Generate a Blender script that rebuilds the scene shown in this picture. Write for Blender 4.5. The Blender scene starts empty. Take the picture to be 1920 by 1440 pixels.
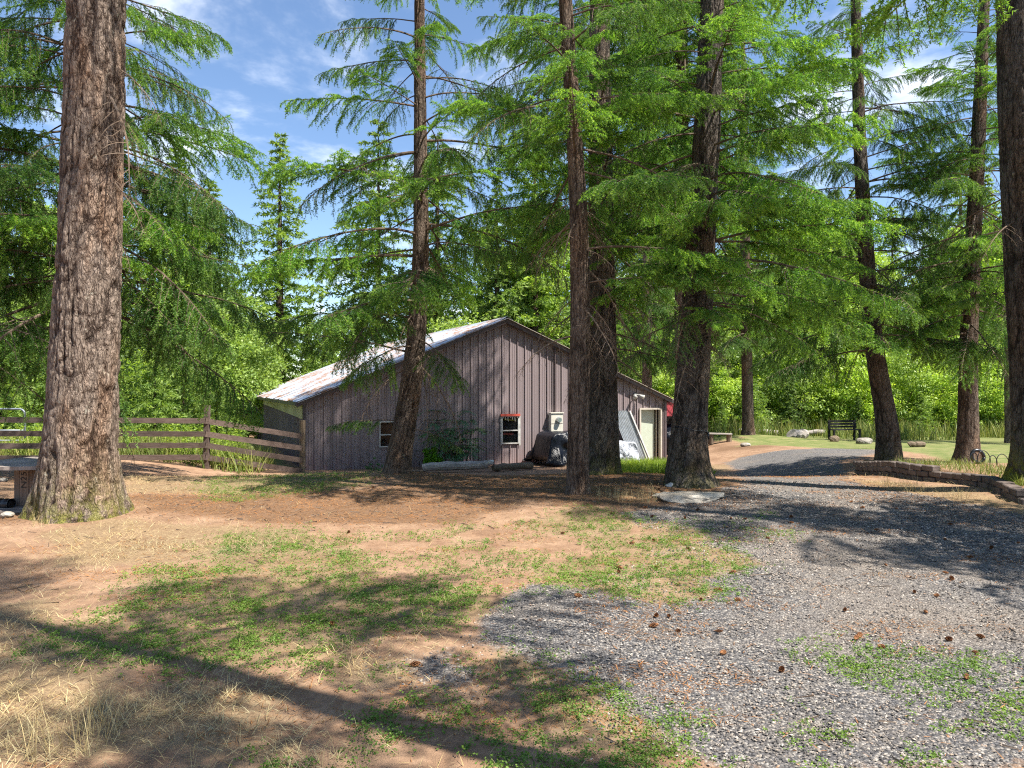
import bpy, math, random
import numpy as np
from mathutils import Vector, Matrix, Euler

random.seed(7)
SC = bpy.context.scene
COL = SC.collection
PI = math.pi

# ------------------------------------------------------------------ camera, world, sun, exposure
CAM_H, FPX, CX, CY = 1.6, 1400.0, 960.0, 725.0
cam_d = bpy.data.cameras.new('camera')
cam_d.sensor_width = 36.0
cam_d.lens = 36.0 * FPX / 1920.0
cam_d.clip_start = 0.05
cam_d.clip_end = 2000
cam = bpy.data.objects.new('camera', cam_d)
COL.objects.link(cam)
cam.location = (0, 0, CAM_H)
cam.rotation_euler = (math.radians(90.2), 0, 0)
SC.camera = cam

SUN_EL = math.radians(60)
SUN_AZ = Vector((0.88, -0.475, 0)).normalized()
SUNV = Vector((SUN_AZ.x * math.cos(SUN_EL), SUN_AZ.y * math.cos(SUN_EL), math.sin(SUN_EL)))
world = bpy.data.worlds.new('World')
SC.world = world
world.use_nodes = True
wn, wl = world.node_tree.nodes, world.node_tree.links
wn.clear()
w_out = wn.new('ShaderNodeOutputWorld')
w_bg = wn.new('ShaderNodeBackground')
w_bg.inputs['Strength'].default_value = 0.088
w_sky = wn.new('ShaderNodeTexSky')
w_sky.sky_type = 'NISHITA'
w_sky.sun_disc = False
w_sky.sun_elevation = SUN_EL
w_sky.sun_rotation = math.atan2(SUN_AZ.x, SUN_AZ.y)
w_sky.altitude = 600
w_sky.air_density = 1.0
w_sky.dust_density = 0.2
w_sky.ozone_density = 3.5
# thin fair-weather clouds, the same all round the sky
w_tc = wn.new('ShaderNodeTexCoord')
w_sep = wn.new('ShaderNodeSeparateXYZ')
wl.new(w_tc.outputs['Generated'], w_sep.inputs[0])
w_h = wn.new('ShaderNodeMath'); w_h.operation = 'ADD'; w_h.inputs[1].default_value = 0.18
wl.new(w_sep.outputs['Z'], w_h.inputs[0])
w_mx = wn.new('ShaderNodeMath'); w_mx.operation = 'MAXIMUM'; w_mx.inputs[1].default_value = 0.05
wl.new(w_h.outputs[0], w_mx.inputs[0])
w_dx = wn.new('ShaderNodeMath'); w_dx.operation = 'DIVIDE'
w_dy = wn.new('ShaderNodeMath'); w_dy.operation = 'DIVIDE'
wl.new(w_sep.outputs['X'], w_dx.inputs[0]); wl.new(w_mx.outputs[0], w_dx.inputs[1])
wl.new(w_sep.outputs['Y'], w_dy.inputs[0]); wl.new(w_mx.outputs[0], w_dy.inputs[1])
w_cmb = wn.new('ShaderNodeCombineXYZ')
wl.new(w_dx.outputs[0], w_cmb.inputs[0]); wl.new(w_dy.outputs[0], w_cmb.inputs[1])
w_no = wn.new('ShaderNodeTexNoise')
w_no.inputs['Scale'].default_value = 1.9
w_no.inputs['Detail'].default_value = 7
w_no.inputs['Roughness'].default_value = 0.6
w_no.inputs['Distortion'].default_value = 0.3
wl.new(w_cmb.outputs[0], w_no.inputs['Vector'])
w_rp = wn.new('ShaderNodeMapRange')
w_rp.inputs['From Min'].default_value = 0.50
w_rp.inputs['From Max'].default_value = 0.78
w_rp.interpolation_type = 'SMOOTHSTEP'
wl.new(w_no.outputs['Fac'], w_rp.inputs['Value'])
w_mix = wn.new('ShaderNodeMixRGB')
w_mix.inputs[2].default_value = (7.6, 7.9, 8.4, 1)
wl.new(w_rp.outputs[0], w_mix.inputs[0])
wl.new(w_sky.outputs[0], w_mix.inputs[1])
wl.new(w_mix.outputs[0], w_bg.inputs['Color'])
wl.new(w_bg.outputs[0], w_out.inputs['Surface'])

sun_d = bpy.data.lights.new('sun', 'SUN')
sun_d.energy = 5.0
sun_d.angle = math.radians(0.55)
sun_d.color = (1.0, 0.95, 0.86)
sun = bpy.data.objects.new('sun', sun_d)
COL.objects.link(sun)
sun.location = (20, -20, 40)
sun.rotation_euler = SUNV.to_track_quat('Z', 'Y').to_euler()

vs = SC.view_settings
vs.view_transform = 'Standard'
vs.look = 'None'
vs.exposure = 1.33
vs.gamma = 1.0
vs.use_curve_mapping = False
SC.cycles.max_bounces = 5
SC.cycles.diffuse_bounces = 2
SC.cycles.glossy_bounces = 2
SC.cycles.transmission_bounces = 4
SC.cycles.transparent_max_bounces = 8
SC.cycles.caustics_reflective = False
SC.cycles.caustics_refractive = False
SC.cycles.use_denoising = False
SC.cycles.use_adaptive_sampling = True
SC.cycles.adaptive_threshold = 0.015
SC.cycles.pixel_filter_type = 'BLACKMAN_HARRIS'
SC.cycles.filter_width = 1.15
SC.cycles.sample_clamp_indirect = 1.2

# ------------------------------------------------------------------ helpers: pixels, terrain, noise
def sstep(a, b, x):
    t = np.clip((np.asarray(x, float) - a) / (b - a), 0, 1)
    return t * t * (3 - 2 * t)

_lat = np.random.default_rng(11).random((256, 256))
def vnoise(x, y, period=None):
    x = np.asarray(x, float); y = np.asarray(y, float)
    xi = np.floor(x).astype(int); yi = np.floor(y).astype(int)
    fx = x - xi; fy = y - yi
    fx = fx * fx * (3 - 2 * fx); fy = fy * fy * (3 - 2 * fy)
    p = period or 256
    x0 = xi % p; x1 = (xi + 1) % p
    y0 = yi % 256; y1 = (yi + 1) % 256
    a = _lat[x0, y0]; b = _lat[x1, y0]; c = _lat[x0, y1]; d = _lat[x1, y1]
    return (a * (1 - fx) + b * fx) * (1 - fy) + (c * (1 - fx) + d * fx) * fy
def fbm(x, y, o=4):
    s = 0; a = 0.5
    for i in range(o):
        s = s + a * vnoise(x * 2 ** i + 17.3 * i, y * 2 ** i + 5.1 * i); a *= 0.5
    return s

def gz0(x, y):
    x = np.asarray(x, float); y = np.asarray(y, float)
    base = -0.04 * np.clip(np.log1p(np.exp(np.clip((y - 12) * 1.0, -30, 30))), 0, 33)
    mask = sstep(-10.5, -6, x) * (1 - sstep(6.2, 10, x)) * (1 - sstep(38, 46, y))
    return base - 0.5 * sstep(13.5, 19, y) * mask
MOUNDS = [(-5.2, 9.0, 0.10, 1.6), (0.97, 11.0, 0.05, 1.2), (1.6, 14.0, 0.07, 1.5), (2.8, 12.0, 0.07, 1.5),
          (-2.1, 14.2, 0.06, 1.4), (11.2, 35.0, 0.30, 2.2), (7.6, 11.2, 0.10, 1.2)]
def gz(x, y):
    x = np.asarray(x, float); y = np.asarray(y, float)
    z = gz0(x, y)
    for mx, my, h, r in MOUNDS:
        z = z + h * np.exp(-((x - mx) ** 2 + (y - my) ** 2) / (r * r))
    z = z + bed_h(x, y)
    z = z + 0.10 * (fbm(x * 0.35 + 40, y * 0.35 + 9, 3) - 0.44) + 0.035 * (fbm(x * 1.7, y * 1.7, 3) - 0.44)
    return z
def gzs(x, y):
    return float(gz(np.array([x]), np.array([y]))[0])

def P(px, py, D):
    return Vector(((px - CX) / FPX * D, D, CAM_H - (py - CY) / FPX * D))
def G(px, py):
    """point of the ground under a pixel, by marching along its direction"""
    D = 2.0
    while D < 120:
        x = (px - CX) / FPX * D
        if CAM_H - (py - CY) / FPX * D < float(gz0(x, D)):
            break
        D += 0.05
    return ((px - CX) / FPX * D, D)
def GP(poly):
    return np.array([G(*p) for p in poly])

def sdist(poly, x, y):
    """signed distance to a ground polygon, positive inside"""
    n = len(poly); d2 = np.full(x.shape, 1e9); ins = np.zeros(x.shape, bool)
    for i in range(n):
        ax, ay = poly[i]; bx, by = poly[(i + 1) % n]
        ex, ey = bx - ax, by - ay
        t = np.clip(((x - ax) * ex + (y - ay) * ey) / (ex * ex + ey * ey + 1e-9), 0, 1)
        d2 = np.minimum(d2, (x - ax - t * ex) ** 2 + (y - ay - t * ey) ** 2)
        c = ((ay > y) != (by > y)) & (x < (bx - ax) * (y - ay) / (by - ay + 1e-12) + ax)
        ins ^= c
    d = np.sqrt(d2)
    return np.where(ins, d, -d)

# ------------------------------------------------------------------ helpers: meshes and objects
def mk_mesh(name, V, tris=None, quads=None, mats=(), mt=None, mq=None, smooth=False, attrs=None):
    V = np.asarray(V, np.float32).reshape(-1, 3)
    tris = np.zeros((0, 3), np.int32) if tris is None else np.asarray(tris, np.int32).reshape(-1, 3)
    quads = np.zeros((0, 4), np.int32) if quads is None else np.asarray(quads, np.int32).reshape(-1, 4)
    me = bpy.data.meshes.new(name)
    nt, nq = len(tris), len(quads)
    me.vertices.add(len(V)); me.vertices.foreach_set('co', V.ravel())
    li = np.concatenate([tris.ravel(), quads.ravel()])
    me.loops.add(len(li)); me.loops.foreach_set('vertex_index', li)
    me.polygons.add(nt + nq)
    ls = np.concatenate([np.arange(nt) * 3, nt * 3 + np.arange(nq) * 4]).astype(np.int32)
    me.polygons.foreach_set('loop_start', ls)
    mi = np.concatenate([np.zeros(nt, np.int32) if mt is None else np.broadcast_to(np.asarray(mt, np.int32), (nt,)),
                         np.zeros(nq, np.int32) if mq is None else np.broadcast_to(np.asarray(mq, np.int32), (nq,))])
    for m in mats: me.materials.append(m)
    me.polygons.foreach_set('material_index', mi.astype(np.int32))
    sm = np.broadcast_to(np.asarray(smooth, bool), (nt + nq,))
    me.polygons.foreach_set('use_smooth', np.ascontiguousarray(sm))
    for k, a in (attrs or {}).items():
        at = me.attributes.new(k, 'FLOAT', 'POINT')
        at.data.foreach_set('value', np.asarray(a, np.float32))
    me.update(calc_edges=True)
    me.validate()
    return me

def obj(name, me, parent=None, loc=None):
    o = bpy.data.objects.new(name, me)
    COL.objects.link(o)
    if parent is not None: o.parent = parent
    if loc is not None: o.location = loc
    return o
def tag(o, label=None, cat=None, group=None, kind=None):
    if label: o['label'] = label
    if cat: o['category'] = cat
    if group: o['group'] = group
    if kind: o['kind'] = kind
    return o
def thing(name, label, cat, loc=(0, 0, 0), rz=0, group=None):
    o = bpy.data.objects.new(name, None)
    o.empty_display_size = 0.1
    COL.objects.link(o)
    o.location = loc; o.rotation_euler = (0, 0, rz)
    return tag(o, label, cat, group)

class MB:
    """collects boxes, bars, tubes and sheets into one mesh"""
    def __init__(s): s.V = []; s.Q = []; s.T = []; s.n = 0
    def add(s, V, Q=(), T=()):
        for q in Q: s.Q.append([i + s.n for i in q])
        for t in T: s.T.append([i + s.n for i in t])
        s.V.extend([tuple(v) for v in V]); s.n += len(V)
        return s
    def hexa(s, c):   # 8 corners: bottom 4 then top 4
        return s.add(c, [(3, 2, 1, 0), (4, 5, 6, 7), (0, 1, 5, 4), (1, 2, 6, 5), (2, 3, 7, 6), (3, 0, 4, 7)])
    def box(s, a, b):
        x0, y0, z0 = a; x1, y1, z1 = b
        return s.hexa([(x0, y0, z0), (x1, y0, z0), (x1, y1, z0), (x0, y1, z0), (x0, y0, z1), (x1, y0, z1), (x1, y1, z1), (x0, y1, z1)])
    def bar(s, p, q, w, h, up=(0, 0, 1)):
        p = Vector(p); q = Vector(q); d = (q - p).normalized(); up = Vector(up)
        sd = d.cross(up).normalized(); u = sd.cross(d).normalized()
        c = []
        for e in (p, q):
            c.append([e + sd * (a * w / 2) + u * (b * h / 2) for a, b in ((-1, -1), (1, -1), (1, 1), (-1, 1))])
        return s.hexa([c[0][0], c[0][1], c[0][2], c[0][3], c[1][0], c[1][1], c[1][2], c[1][3]])
    def tube(s, pts, rad, sides=8, cap=True):
        pts = [Vector(p) for p in pts]; n = len(pts)
        rad = rad if hasattr(rad, '__len__') else [rad] * n
        V = []; Q = []; prev = None
        for i, p in enumerate(pts):
            d = (pts[min(i + 1, n - 1)] - pts[max(i - 1, 0)]).normalized()
            if prev is None:
                prev = d.orthogonal().normalized()
            a = (prev - d * prev.dot(d)).normalized(); prev = a
            b = d.cross(a)
            for k in range(sides):
                t = 2 * PI * k / sides
                V.append(p + (a * math.cos(t) + b * math.sin(t)) * rad[i])
        for i in range(n - 1):
            for k in range(sides):
                k2 = (k + 1) % sides
                Q.append((i * sides + k, i * sides + k2, (i + 1) * sides + k2, (i + 1) * sides + k))
        T = []
        if cap:
            V.append(pts[0]); V.append(pts[-1]); c0, c1 = len(V) - 2, len(V) - 1
            for k in range(sides):
                k2 = (k + 1) % sides
                T.append((c0, k2, k)); T.append((c1, (n - 1) * sides + k, (n - 1) * sides + k2))
        return s.add(V, Q, T)
    def prism(s, poly, z0, z1, M=None):
        n = len(poly)
        V = [Vector((x, y, z0)) for x, y in poly] + [Vector((x, y, z1)) for x, y in poly]
        cx = sum(p[0] for p in poly) / n; cy = sum(p[1] for p in poly) / n
        V += [Vector((cx, cy, z0)), Vector((cx, cy, z1))]
        if M is not None: V = [M @ v for v in V]
        Q = [(i, (i + 1) % n, n + (i + 1) % n, n + i) for i in range(n)]
        T = [(2 * n, (i + 1) % n, i) for i in range(n)] + [(2 * n + 1, n + i, n + (i + 1) % n) for i in range(n)]
        return s.add(V, Q, T)
    def mesh(s, name, mat, smooth=False):
        return mk_mesh(name, s.V, s.T or None, s.Q or None, [mat] if mat else [], smooth=smooth)
    def build(s, name, mat, parent=None, smooth=False, loc=None):
        return obj(name, s.mesh(name, mat, smooth), parent, loc)

def bevel(o, w, seg=1):
    m = o.modifiers.new('bevel', 'BEVEL'); m.width = w; m.segments = seg; m.limit_method = 'ANGLE'
    return o

# ------------------------------------------------------------------ materials
class NT:
    def __init__(s, name):
        s.m = bpy.data.materials.new(name); s.m.use_nodes = True
        s.t = s.m.node_tree; s.n = s.t.nodes; s.l = s.t.links
        s.b = s.n['Principled BSDF']; s.out = s.n['Material Output']
        s.b.inputs['Specular IOR Level'].default_value = 0.3
    def new(s, t, **kw):
        n = s.n.new(t)
        for k, v in kw.items():
            if k in n.inputs: n.inputs[k].default_value = v
            else: setattr(n, k, v)
        return n
    def link(s, a, b): s.l.new(a, b)
    def coord(s, kind='Object', scale=(1, 1, 1)):
        tc = s.new('ShaderNodeTexCoord'); mp = s.new('ShaderNodeMapping')
        mp.inputs['Scale'].default_value = scale
        s.link(tc.outputs[kind], mp.inputs['Vector'])
        return mp.outputs[0]
    def wpos(s, scale=(1, 1, 1)):
        g = s.new('ShaderNodeNewGeometry'); mp = s.new('ShaderNodeMapping')
        mp.inputs['Scale'].default_value = scale
        s.link(g.outputs['Position'], mp.inputs['Vector'])
        return mp.outputs[0]
    def noise(s, vec, scale, detail=4, rough=0.6, dist=0.0):
        n = s.new('ShaderNodeTexNoise')
        n.inputs['Scale'].default_value = scale; n.inputs['Detail'].default_value = detail
        n.inputs['Roughness'].default_value = rough; n.inputs['Distortion'].default_value = dist
        s.link(vec, n.inputs['Vector'])
        return n.outputs['Fac']
    def voro(s, vec, scale, feature='F1', out='Distance'):
        n = s.new('ShaderNodeTexVoronoi'); n.feature = feature; n.inputs['Scale'].default_value = scale
        s.link(vec, n.inputs['Vector'])
        return n.outputs[out]
    def ramp(s, fac, stops, interp='LINEAR'):
        r = s.new('ShaderNodeValToRGB'); r.color_ramp.interpolation = interp
        e = r.color_ramp.elements
        while len(e) < len(stops): e.new(0.5)
        for i, (p, c) in enumerate(stops):
            e[i].position = p; e[i].color = (c[0], c[1], c[2], 1) if hasattr(c, '__len__') else (c, c, c, 1)
        s.link(fac, r.inputs[0])
        return r.outputs[0]
    def rng(s, v, a, b, c=0.0, d=1.0):
        n = s.new('ShaderNodeMapRange'); n.interpolation_type = 'SMOOTHSTEP'
        n.inputs['From Min'].default_value = a; n.inputs['From Max'].default_value = b
        n.inputs['To Min'].default_value = c; n.inputs['To Max'].default_value = d
        s.link(v, n.inputs['Value'])
        return n.outputs[0]
    def mix(s, fac, a, b, mode='MIX'):
        n = s.new('ShaderNodeMixRGB'); n.blend_type = mode
        for i, v in ((0, fac), (1, a), (2, b)):
            if isinstance(v, bpy.types.NodeSocket): s.link(v, n.inputs[i])
            elif i == 0: n.inputs[0].default_value = v
            else: n.inputs[i].default_value = (v[0], v[1], v[2], 1)
        return n.outputs[0]
    def math(s, op, a, b=None):
        n = s.new('ShaderNodeMath'); n.operation = op
        for i, v in ((0, a), (1, b)):
            if v is None: continue
            if isinstance(v, bpy.types.NodeSocket): s.link(v, n.inputs[i])
            else: n.inputs[i].default_value = v
        return n.outputs[0]
    def attr(s, name):
        n = s.new('ShaderNodeAttribute'); n.attribute_name = name
        return n.outputs['Fac']
    def orand(s): return s.new('ShaderNodeObjectInfo').outputs['Random']
    def bump(s, h, strength=0.5, dist=0.02):
        b = s.new('ShaderNodeBump'); b.inputs['Strength'].default_value = strength; b.inputs['Distance'].default_value = dist
        s.link(h, b.inputs['Height']); s.link(b.outputs[0], s.b.inputs['Normal'])
    def col(s, c):
        if isinstance(c, bpy.types.NodeSocket): s.link(c, s.b.inputs['Base Color'])
        else: s.b.inputs['Base Color'].default_value = (c[0], c[1], c[2], 1)
    def rough(s, r):
        if isinstance(r, bpy.types.NodeSocket): s.link(r, s.b.inputs['Roughness'])
        else: s.b.inputs['Roughness'].default_value = r
    def trans(s, color, fac):
        """leaf: part of the light passes through"""
        t = s.new('ShaderNodeBsdfTranslucent'); mx = s.new('ShaderNodeMixShader')
        mx.inputs[0].default_value = fac
        s.link(color, t.inputs['Color'])
        s.link(s.b.outputs[0], mx.inputs[1]); s.link(t.outputs[0], mx.inputs[2])
        s.link(mx.outputs[0], s.out.inputs['Surface'])

def foliage(name, old, new, rough=0.5, trans=0.35, hue=0.25, spec=0.35, tint=(1.25, 1.30, 0.6)):
    m = NT(name)
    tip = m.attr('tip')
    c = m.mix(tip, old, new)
    dark = m.mix(m.orand(), (1 - hue, 1 - hue, 1 - hue * 0.6), (1 + hue, 1 + hue * 0.8, 1 - hue * 0.3))
    c = m.mix(1.0, c, dark, 'MULTIPLY')
    n = m.noise(m.wpos(), 1.3, 2)
    c = m.mix(1.0, c, m.ramp(n, [(0.3, (0.72, 0.8, 0.8)), (0.7, (1.25, 1.15, 0.95))]), 'MULTIPLY')
    m.col(c); m.rough(rough)
    m.b.inputs['Specular IOR Level'].default_value = spec
    m.trans(m.mix(1.0, c, tint, 'MULTIPLY'), trans)
    return m.m
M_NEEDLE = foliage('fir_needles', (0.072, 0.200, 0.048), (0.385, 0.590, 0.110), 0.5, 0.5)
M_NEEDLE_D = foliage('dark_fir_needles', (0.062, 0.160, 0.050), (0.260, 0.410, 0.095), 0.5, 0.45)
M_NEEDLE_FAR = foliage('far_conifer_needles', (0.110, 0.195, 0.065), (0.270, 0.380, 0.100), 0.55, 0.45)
M_LEAF = foliage('broadleaf_leaves', (0.215, 0.380, 0.062), (0.470, 0.610, 0.120), 0.45, 0.42)
M_LEAF_D = foliage('dull_broadleaf_leaves', (0.120, 0.220, 0.060), (0.300, 0.410, 0.105), 0.5, 0.38)
M_LEAF_B = foliage('bright_shrub_leaves', (0.060, 0.170, 0.015), (0.140, 0.330, 0.020), 0.4, 0.42)
M_LEAF_S = foliage('sumac_leaves', (0.050, 0.150, 0.070), (0.120, 0.270, 0.110), 0.35, 0.3)
M_WEED = foliage('ground_weeds', (0.070, 0.150, 0.026), (0.190, 0.300, 0.055), 0.6, 0.35, hue=0.0)
M_WEED_T = foliage('tall_weeds', (0.110, 0.190, 0.025), (0.280, 0.380, 0.045), 0.55, 0.4, hue=0.0)
M_STRAW = foliage('dry_straw', (0.40, 0.30, 0.145), (0.62, 0.52, 0.32), 0.7, 0.2, hue=0.0, tint=(1, 0.9, 0.7))
M_TALLGRASS = foliage('tall_meadow_grass', (0.13, 0.20, 0.045), (0.36, 0.35, 0.13), 0.6, 0.35, hue=0.0, tint=(1.1, 1.1, 0.7))
M_DUFF = foliage('fallen_needles', (0.20, 0.085, 0.030), (0.40, 0.190, 0.070), 0.8, 0.1, hue=0.0, tint=(1, 0.8, 0.6))

def bark_mat(name, dark, light, red=0.0, lichen=0.12):
    m = NT(name)
    v0 = m.coord('Object', (1, 1, 0.26))
    wn_ = m.new('ShaderNodeTexNoise'); wn_.inputs['Scale'].default_value = 9; wn_.inputs['Detail'].default_value = 3
    m.link(v0, wn_.inputs['Vector'])
    wv_ = m.new('ShaderNodeVectorMath'); wv_.operation = 'MULTIPLY_ADD'
    m.link(wn_.outputs['Color'], wv_.inputs[0]); wv_.inputs[1].default_value = (0.10, 0.10, 0.06); m.link(v0, wv_.inputs[2])
    v = wv_.outputs[0]
    rg = m.attr('ridge')
    crack = m.rng(m.math('ADD', m.voro(v, 30, 'DISTANCE_TO_EDGE'), m.math('MULTIPLY', m.math('SUBTRACT', m.noise(v, 12, 3), 0.5), 0.5)), 0.0, 0.25)
    crack2 = m.rng(m.voro(v, 55, 'DISTANCE_TO_EDGE'), 0.0, 0.25)
    n1 = m.noise(v, 40, 5, 0.75)
    n2 = m.noise(m.coord('Object'), 85, 4, 0.8)
    h = m.math('ADD', m.math('MULTIPLY', rg, 0.52), m.math('ADD', m.math('MULTIPLY', crack, 0.20), m.math('ADD', m.math('MULTIPLY', crack2, 0.12), m.math('MULTIPLY', n1, 0.24))))
    c = m.ramp(h, [(0.25, [q * 0.5 for q in dark]), (0.5, dark), (0.72, [a * 0.5 + b * 0.5 for a, b in zip(dark, light)]), (0.98, light)])
    c = m.mix(m.rng(n2, 0.5, 0.75, 0.0, 0.55), c, [b * 1.3 for b in light])
    n3 = m.noise(m.coord('Object', (1, 1, 0.7)), 9, 6, 0.7)
    c = m.mix(m.math('MULTIPLY', m.rng(n3, 0.60, 0.66, 0, lichen * 5), crack), c, (0.40, 0.40, 0.33))
    n4 = m.noise(m.coord('Object', (1, 1, 0.3)), 2.2, 3)
    c = m.mix(m.rng(n4, 0.45, 0.7, 0, 0.6), c, m.mix(1.0, c, (1.25, 0.92, 0.66), 'MULTIPLY'))
    moss = m.math('MULTIPLY', m.attr('moss'), m.rng(n3, 0.38, 0.55))
    c = m.mix(moss, c, (0.17, 0.17, 0.025))
    m.col(c); m.rough(0.95); m.b.inputs['Specular IOR Level'].default_value = 0.15
    m.bump(m.math('ADD', h, m.math('MULTIPLY', n2, 0.2)), 1.0, 0.05)
    return m.m
M_BARK = bark_mat('fir_bark', (0.060, 0.041, 0.032), (0.34, 0.265, 0.21))
M_BARK_R = bark_mat('red_brown_bark', (0.050, 0.036, 0.028), (0.22, 0.168, 0.130), lichen=0.08)
M_BARK_D = bark_mat('dark_bark', (0.032, 0.026, 0.022), (0.175, 0.148, 0.125), lichen=0.07)
M_TWIG = NT('twig_bark')
M_TWIG.col(M_TWIG.ramp(M_TWIG.noise(M_TWIG.coord('Object'), 5, 3), [(0.3, (0.050, 0.034, 0.024)), (0.75, (0.17, 0.125, 0.09))]))
M_TWIG.rough(0.9); M_TWIG = M_TWIG.m
M_DEADTWIG = NT('dead_twig_bark')
M_DEADTWIG.col(M_DEADTWIG.ramp(M_DEADTWIG.noise(M_DEADTWIG.coord('Object'), 3, 3), [(0.3, (0.10, 0.062, 0.038)), (0.75, (0.26, 0.20, 0.15))]))
M_DEADTWIG.rough(0.9); M_DEADTWIG = M_DEADTWIG.m

def wood_mat(name, a, b, scale=(1, 1, 1), grain=12, knots=True, rough=0.85):
    m = NT(name)
    v = m.coord('Object', scale)
    n = m.noise(v, grain, 6, 0.65, 1.2)
    n2 = m.noise(m.coord('Object'), 2.3, 3)
    c = m.ramp(n, [(0.28, a), (0.72, b)])
    c = m.mix(1.0, c, m.ramp(n2, [(0.3, 0.72), (0.75, 1.2)]), 'MULTIPLY')
    c = m.mix(1.0, c, m.ramp(m.orand(), [(0, 0.8), (1, 1.2)]), 'MULTIPLY')
    m.col(c); m.rough(rough); m.bump(n, 0.4, 0.006)
    return m.m
M_RAIL = wood_mat('weathered_fence_wood', (0.060, 0.040, 0.032), (0.165, 0.120, 0.100), (1, 8, 14), 2.2)
M_POSTW = wood_mat('old_post_wood', (0.10, 0.070, 0.045), (0.24, 0.18, 0.12), (10, 10, 1), 3)
M_SPOOL = wood_mat('grey_spool_wood', (0.16, 0.13, 0.11), (0.36, 0.31, 0.27), (2, 14, 2), 2.5)
M_STAVE = wood_mat('brown_spool_staves', (0.12, 0.075, 0.05), (0.30, 0.215, 0.16), (14, 14, 1), 2.5)
M_PALEW = wood_mat('pale_board_wood', (0.30, 0.19, 0.11), (0.52, 0.36, 0.23), (2, 12, 12), 2)
M_OLDLOG = wood_mat('silver_log_wood', (0.20, 0.17, 0.15), (0.50, 0.45, 0.40), (1, 10, 10), 2)
M_DARKW = wood_mat('black_stained_wood', (0.010, 0.010, 0.010), (0.035, 0.032, 0.03), (1, 8, 8), 2)

def plain(name, c, rough=0.5, metal=0.0, spec=0.4, var=0.12, bump=0.0):
    m = NT(name)
    n = m.noise(m.coord('Object'), 6, 5, 0.65)
    m.col(m.mix(1.0, c, m.ramp(n, [(0.25, 1 - var * 2), (0.8, 1 + var)]), 'MULTIPLY'))
    m.rough(m.rng(n, 0.2, 0.8, rough * 0.85, min(1, rough * 1.15)))
    m.b.inputs['Metallic'].default_value = metal
    m.b.inputs['Specular IOR Level'].default_value = spec
    if bump: m.bump(n, bump, 0.02)
    return m.m
M_WHITE = plain('chalky_white_paint', (0.50, 0.49, 0.46), 0.55, var=0.22)
M_RED = plain('faded_red_paint', (0.52, 0.085, 0.055), 0.5)
M_YELLOW = plain('yellow_tape', (0.62, 0.50, 0.05), 0.5)
M_DARK = plain('dark_void', (0.010, 0.010, 0.011), 0.9)  # near-black for unlit insides; their shade is put into the colour
M_METER = plain('cream_meter_enamel', (0.60, 0.57, 0.49), 0.45)
M_STEEL = plain('galvanised_steel', (0.50, 0.52, 0.54), 0.38, 0.7)
M_GATE = plain('grey_gate_tube', (0.24, 0.27, 0.31), 0.4, 0.3)
M_GREENISH = plain('meter_window_glass', (0.16, 0.22, 0.19), 0.2)
M_DOOR = plain('pale_green_door_paint', (0.44, 0.48, 0.39), 0.5, var=0.06)
M_FRAME = plain('beige_door_frame', (0.48, 0.43, 0.36), 0.6)
M_BLACKP = plain('black_plastic', (0.012, 0.013, 0.016), 0.35, spec=0.5)
M_REDROOF = plain('red_metal_roofing', (0.20, 0.022, 0.030), 0.5)
M_PAINTMARK = plain('orange_marking_paint', (0.62, 0.17, 0.05), 0.7, var=0.3)
M_INK = plain('black_stencil_ink', (0.015, 0.013, 0.012), 0.8)
M_TARP = NT('black_tarp')
_n = M_TARP.noise(M_TARP.coord('Object'), 5, 5, 0.6, 0.8)
M_TARP.col(M_TARP.ramp(_n, [(0.3, (0.003, 0.004, 0.007)), (0.8, (0.009, 0.012, 0.020))]))
M_TARP.rough(0.30); M_TARP.b.inputs['Specular IOR Level'].default_value = 0.22
M_TARP.bump(M_TARP.noise(M_TARP.coord('Object'), 9, 4, 0.6, 0.5), 0.6, 0.04); M_TARP = M_TARP.m
M_SILVER = NT('silver_tarp')
_n = M_SILVER.noise(M_SILVER.coord('Object'), 12, 5, 0.6, 0.8)
M_SILVER.col(M_SILVER.ramp(_n, [(0.35, (0.10, 0.11, 0.14)), (0.65, (0.55, 0.57, 0.62))]))
M_SILVER.rough(0.4); M_SILVER.bump(_n, 0.7, 0.05); M_SILVER = M_SILVER.m

M_WALL = NT('brown_ribbed_metal')
_n = M_WALL.noise(M_WALL.coord('Object', (1, 1, 0.35)), 1.6, 5, 0.6)
_c = M_WALL.mix(_n, (0.215, 0.172, 0.176), (0.255, 0.208, 0.212))
_c = M_WALL.mix(1.0, _c, M_WALL.ramp(M_WALL.orand(), [(0, 0.96), (1, 1.04)]), 'MULTIPLY')
_sep = M_WALL.new('ShaderNodeSeparateXYZ'); M_WALL.link(M_WALL.wpos(), _sep.inputs[0])
_low = M_WALL.math('MULTIPLY', M_WALL.rng(_sep.outputs['Z'], -0.15, -1.1), M_WALL.rng(M_WALL.noise(M_WALL.coord('Object', (1, 1, 0.15)), 6, 4), 0.4, 0.65))
_c = M_WALL.mix(M_WALL.math('MULTIPLY', _low, 0.55), _c, (0.26, 0.13, 0.14))     # sun-faded pink wash near the foot
M_WALL.col(_c); M_WALL.rough(0.42); M_WALL = M_WALL.m
M_WALLTRIM = plain('dark_brown_trim', (0.085, 0.062, 0.062), 0.45)

M_FIBRE = NT('yellowed_fibreglass')
_n = M_FIBRE.noise(M_FIBRE.coord('Object', (1, 1, 0.2)), 6, 5)
_c = M_FIBRE.mix(1.0, M_FIBRE.ramp(_n, [(0.3, (0.46, 0.42, 0.18)), (0.7, (0.70, 0.66, 0.38))]), M_FIBRE.ramp(M_FIBRE.orand(), [(0, 0.85), (1, 1.12)]), 'MULTIPLY')
M_FIBRE.col(_c); M_FIBRE.rough(0.6); M_FIBRE.trans(_c, 0.35); M_FIBRE = M_FIBRE.m

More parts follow.
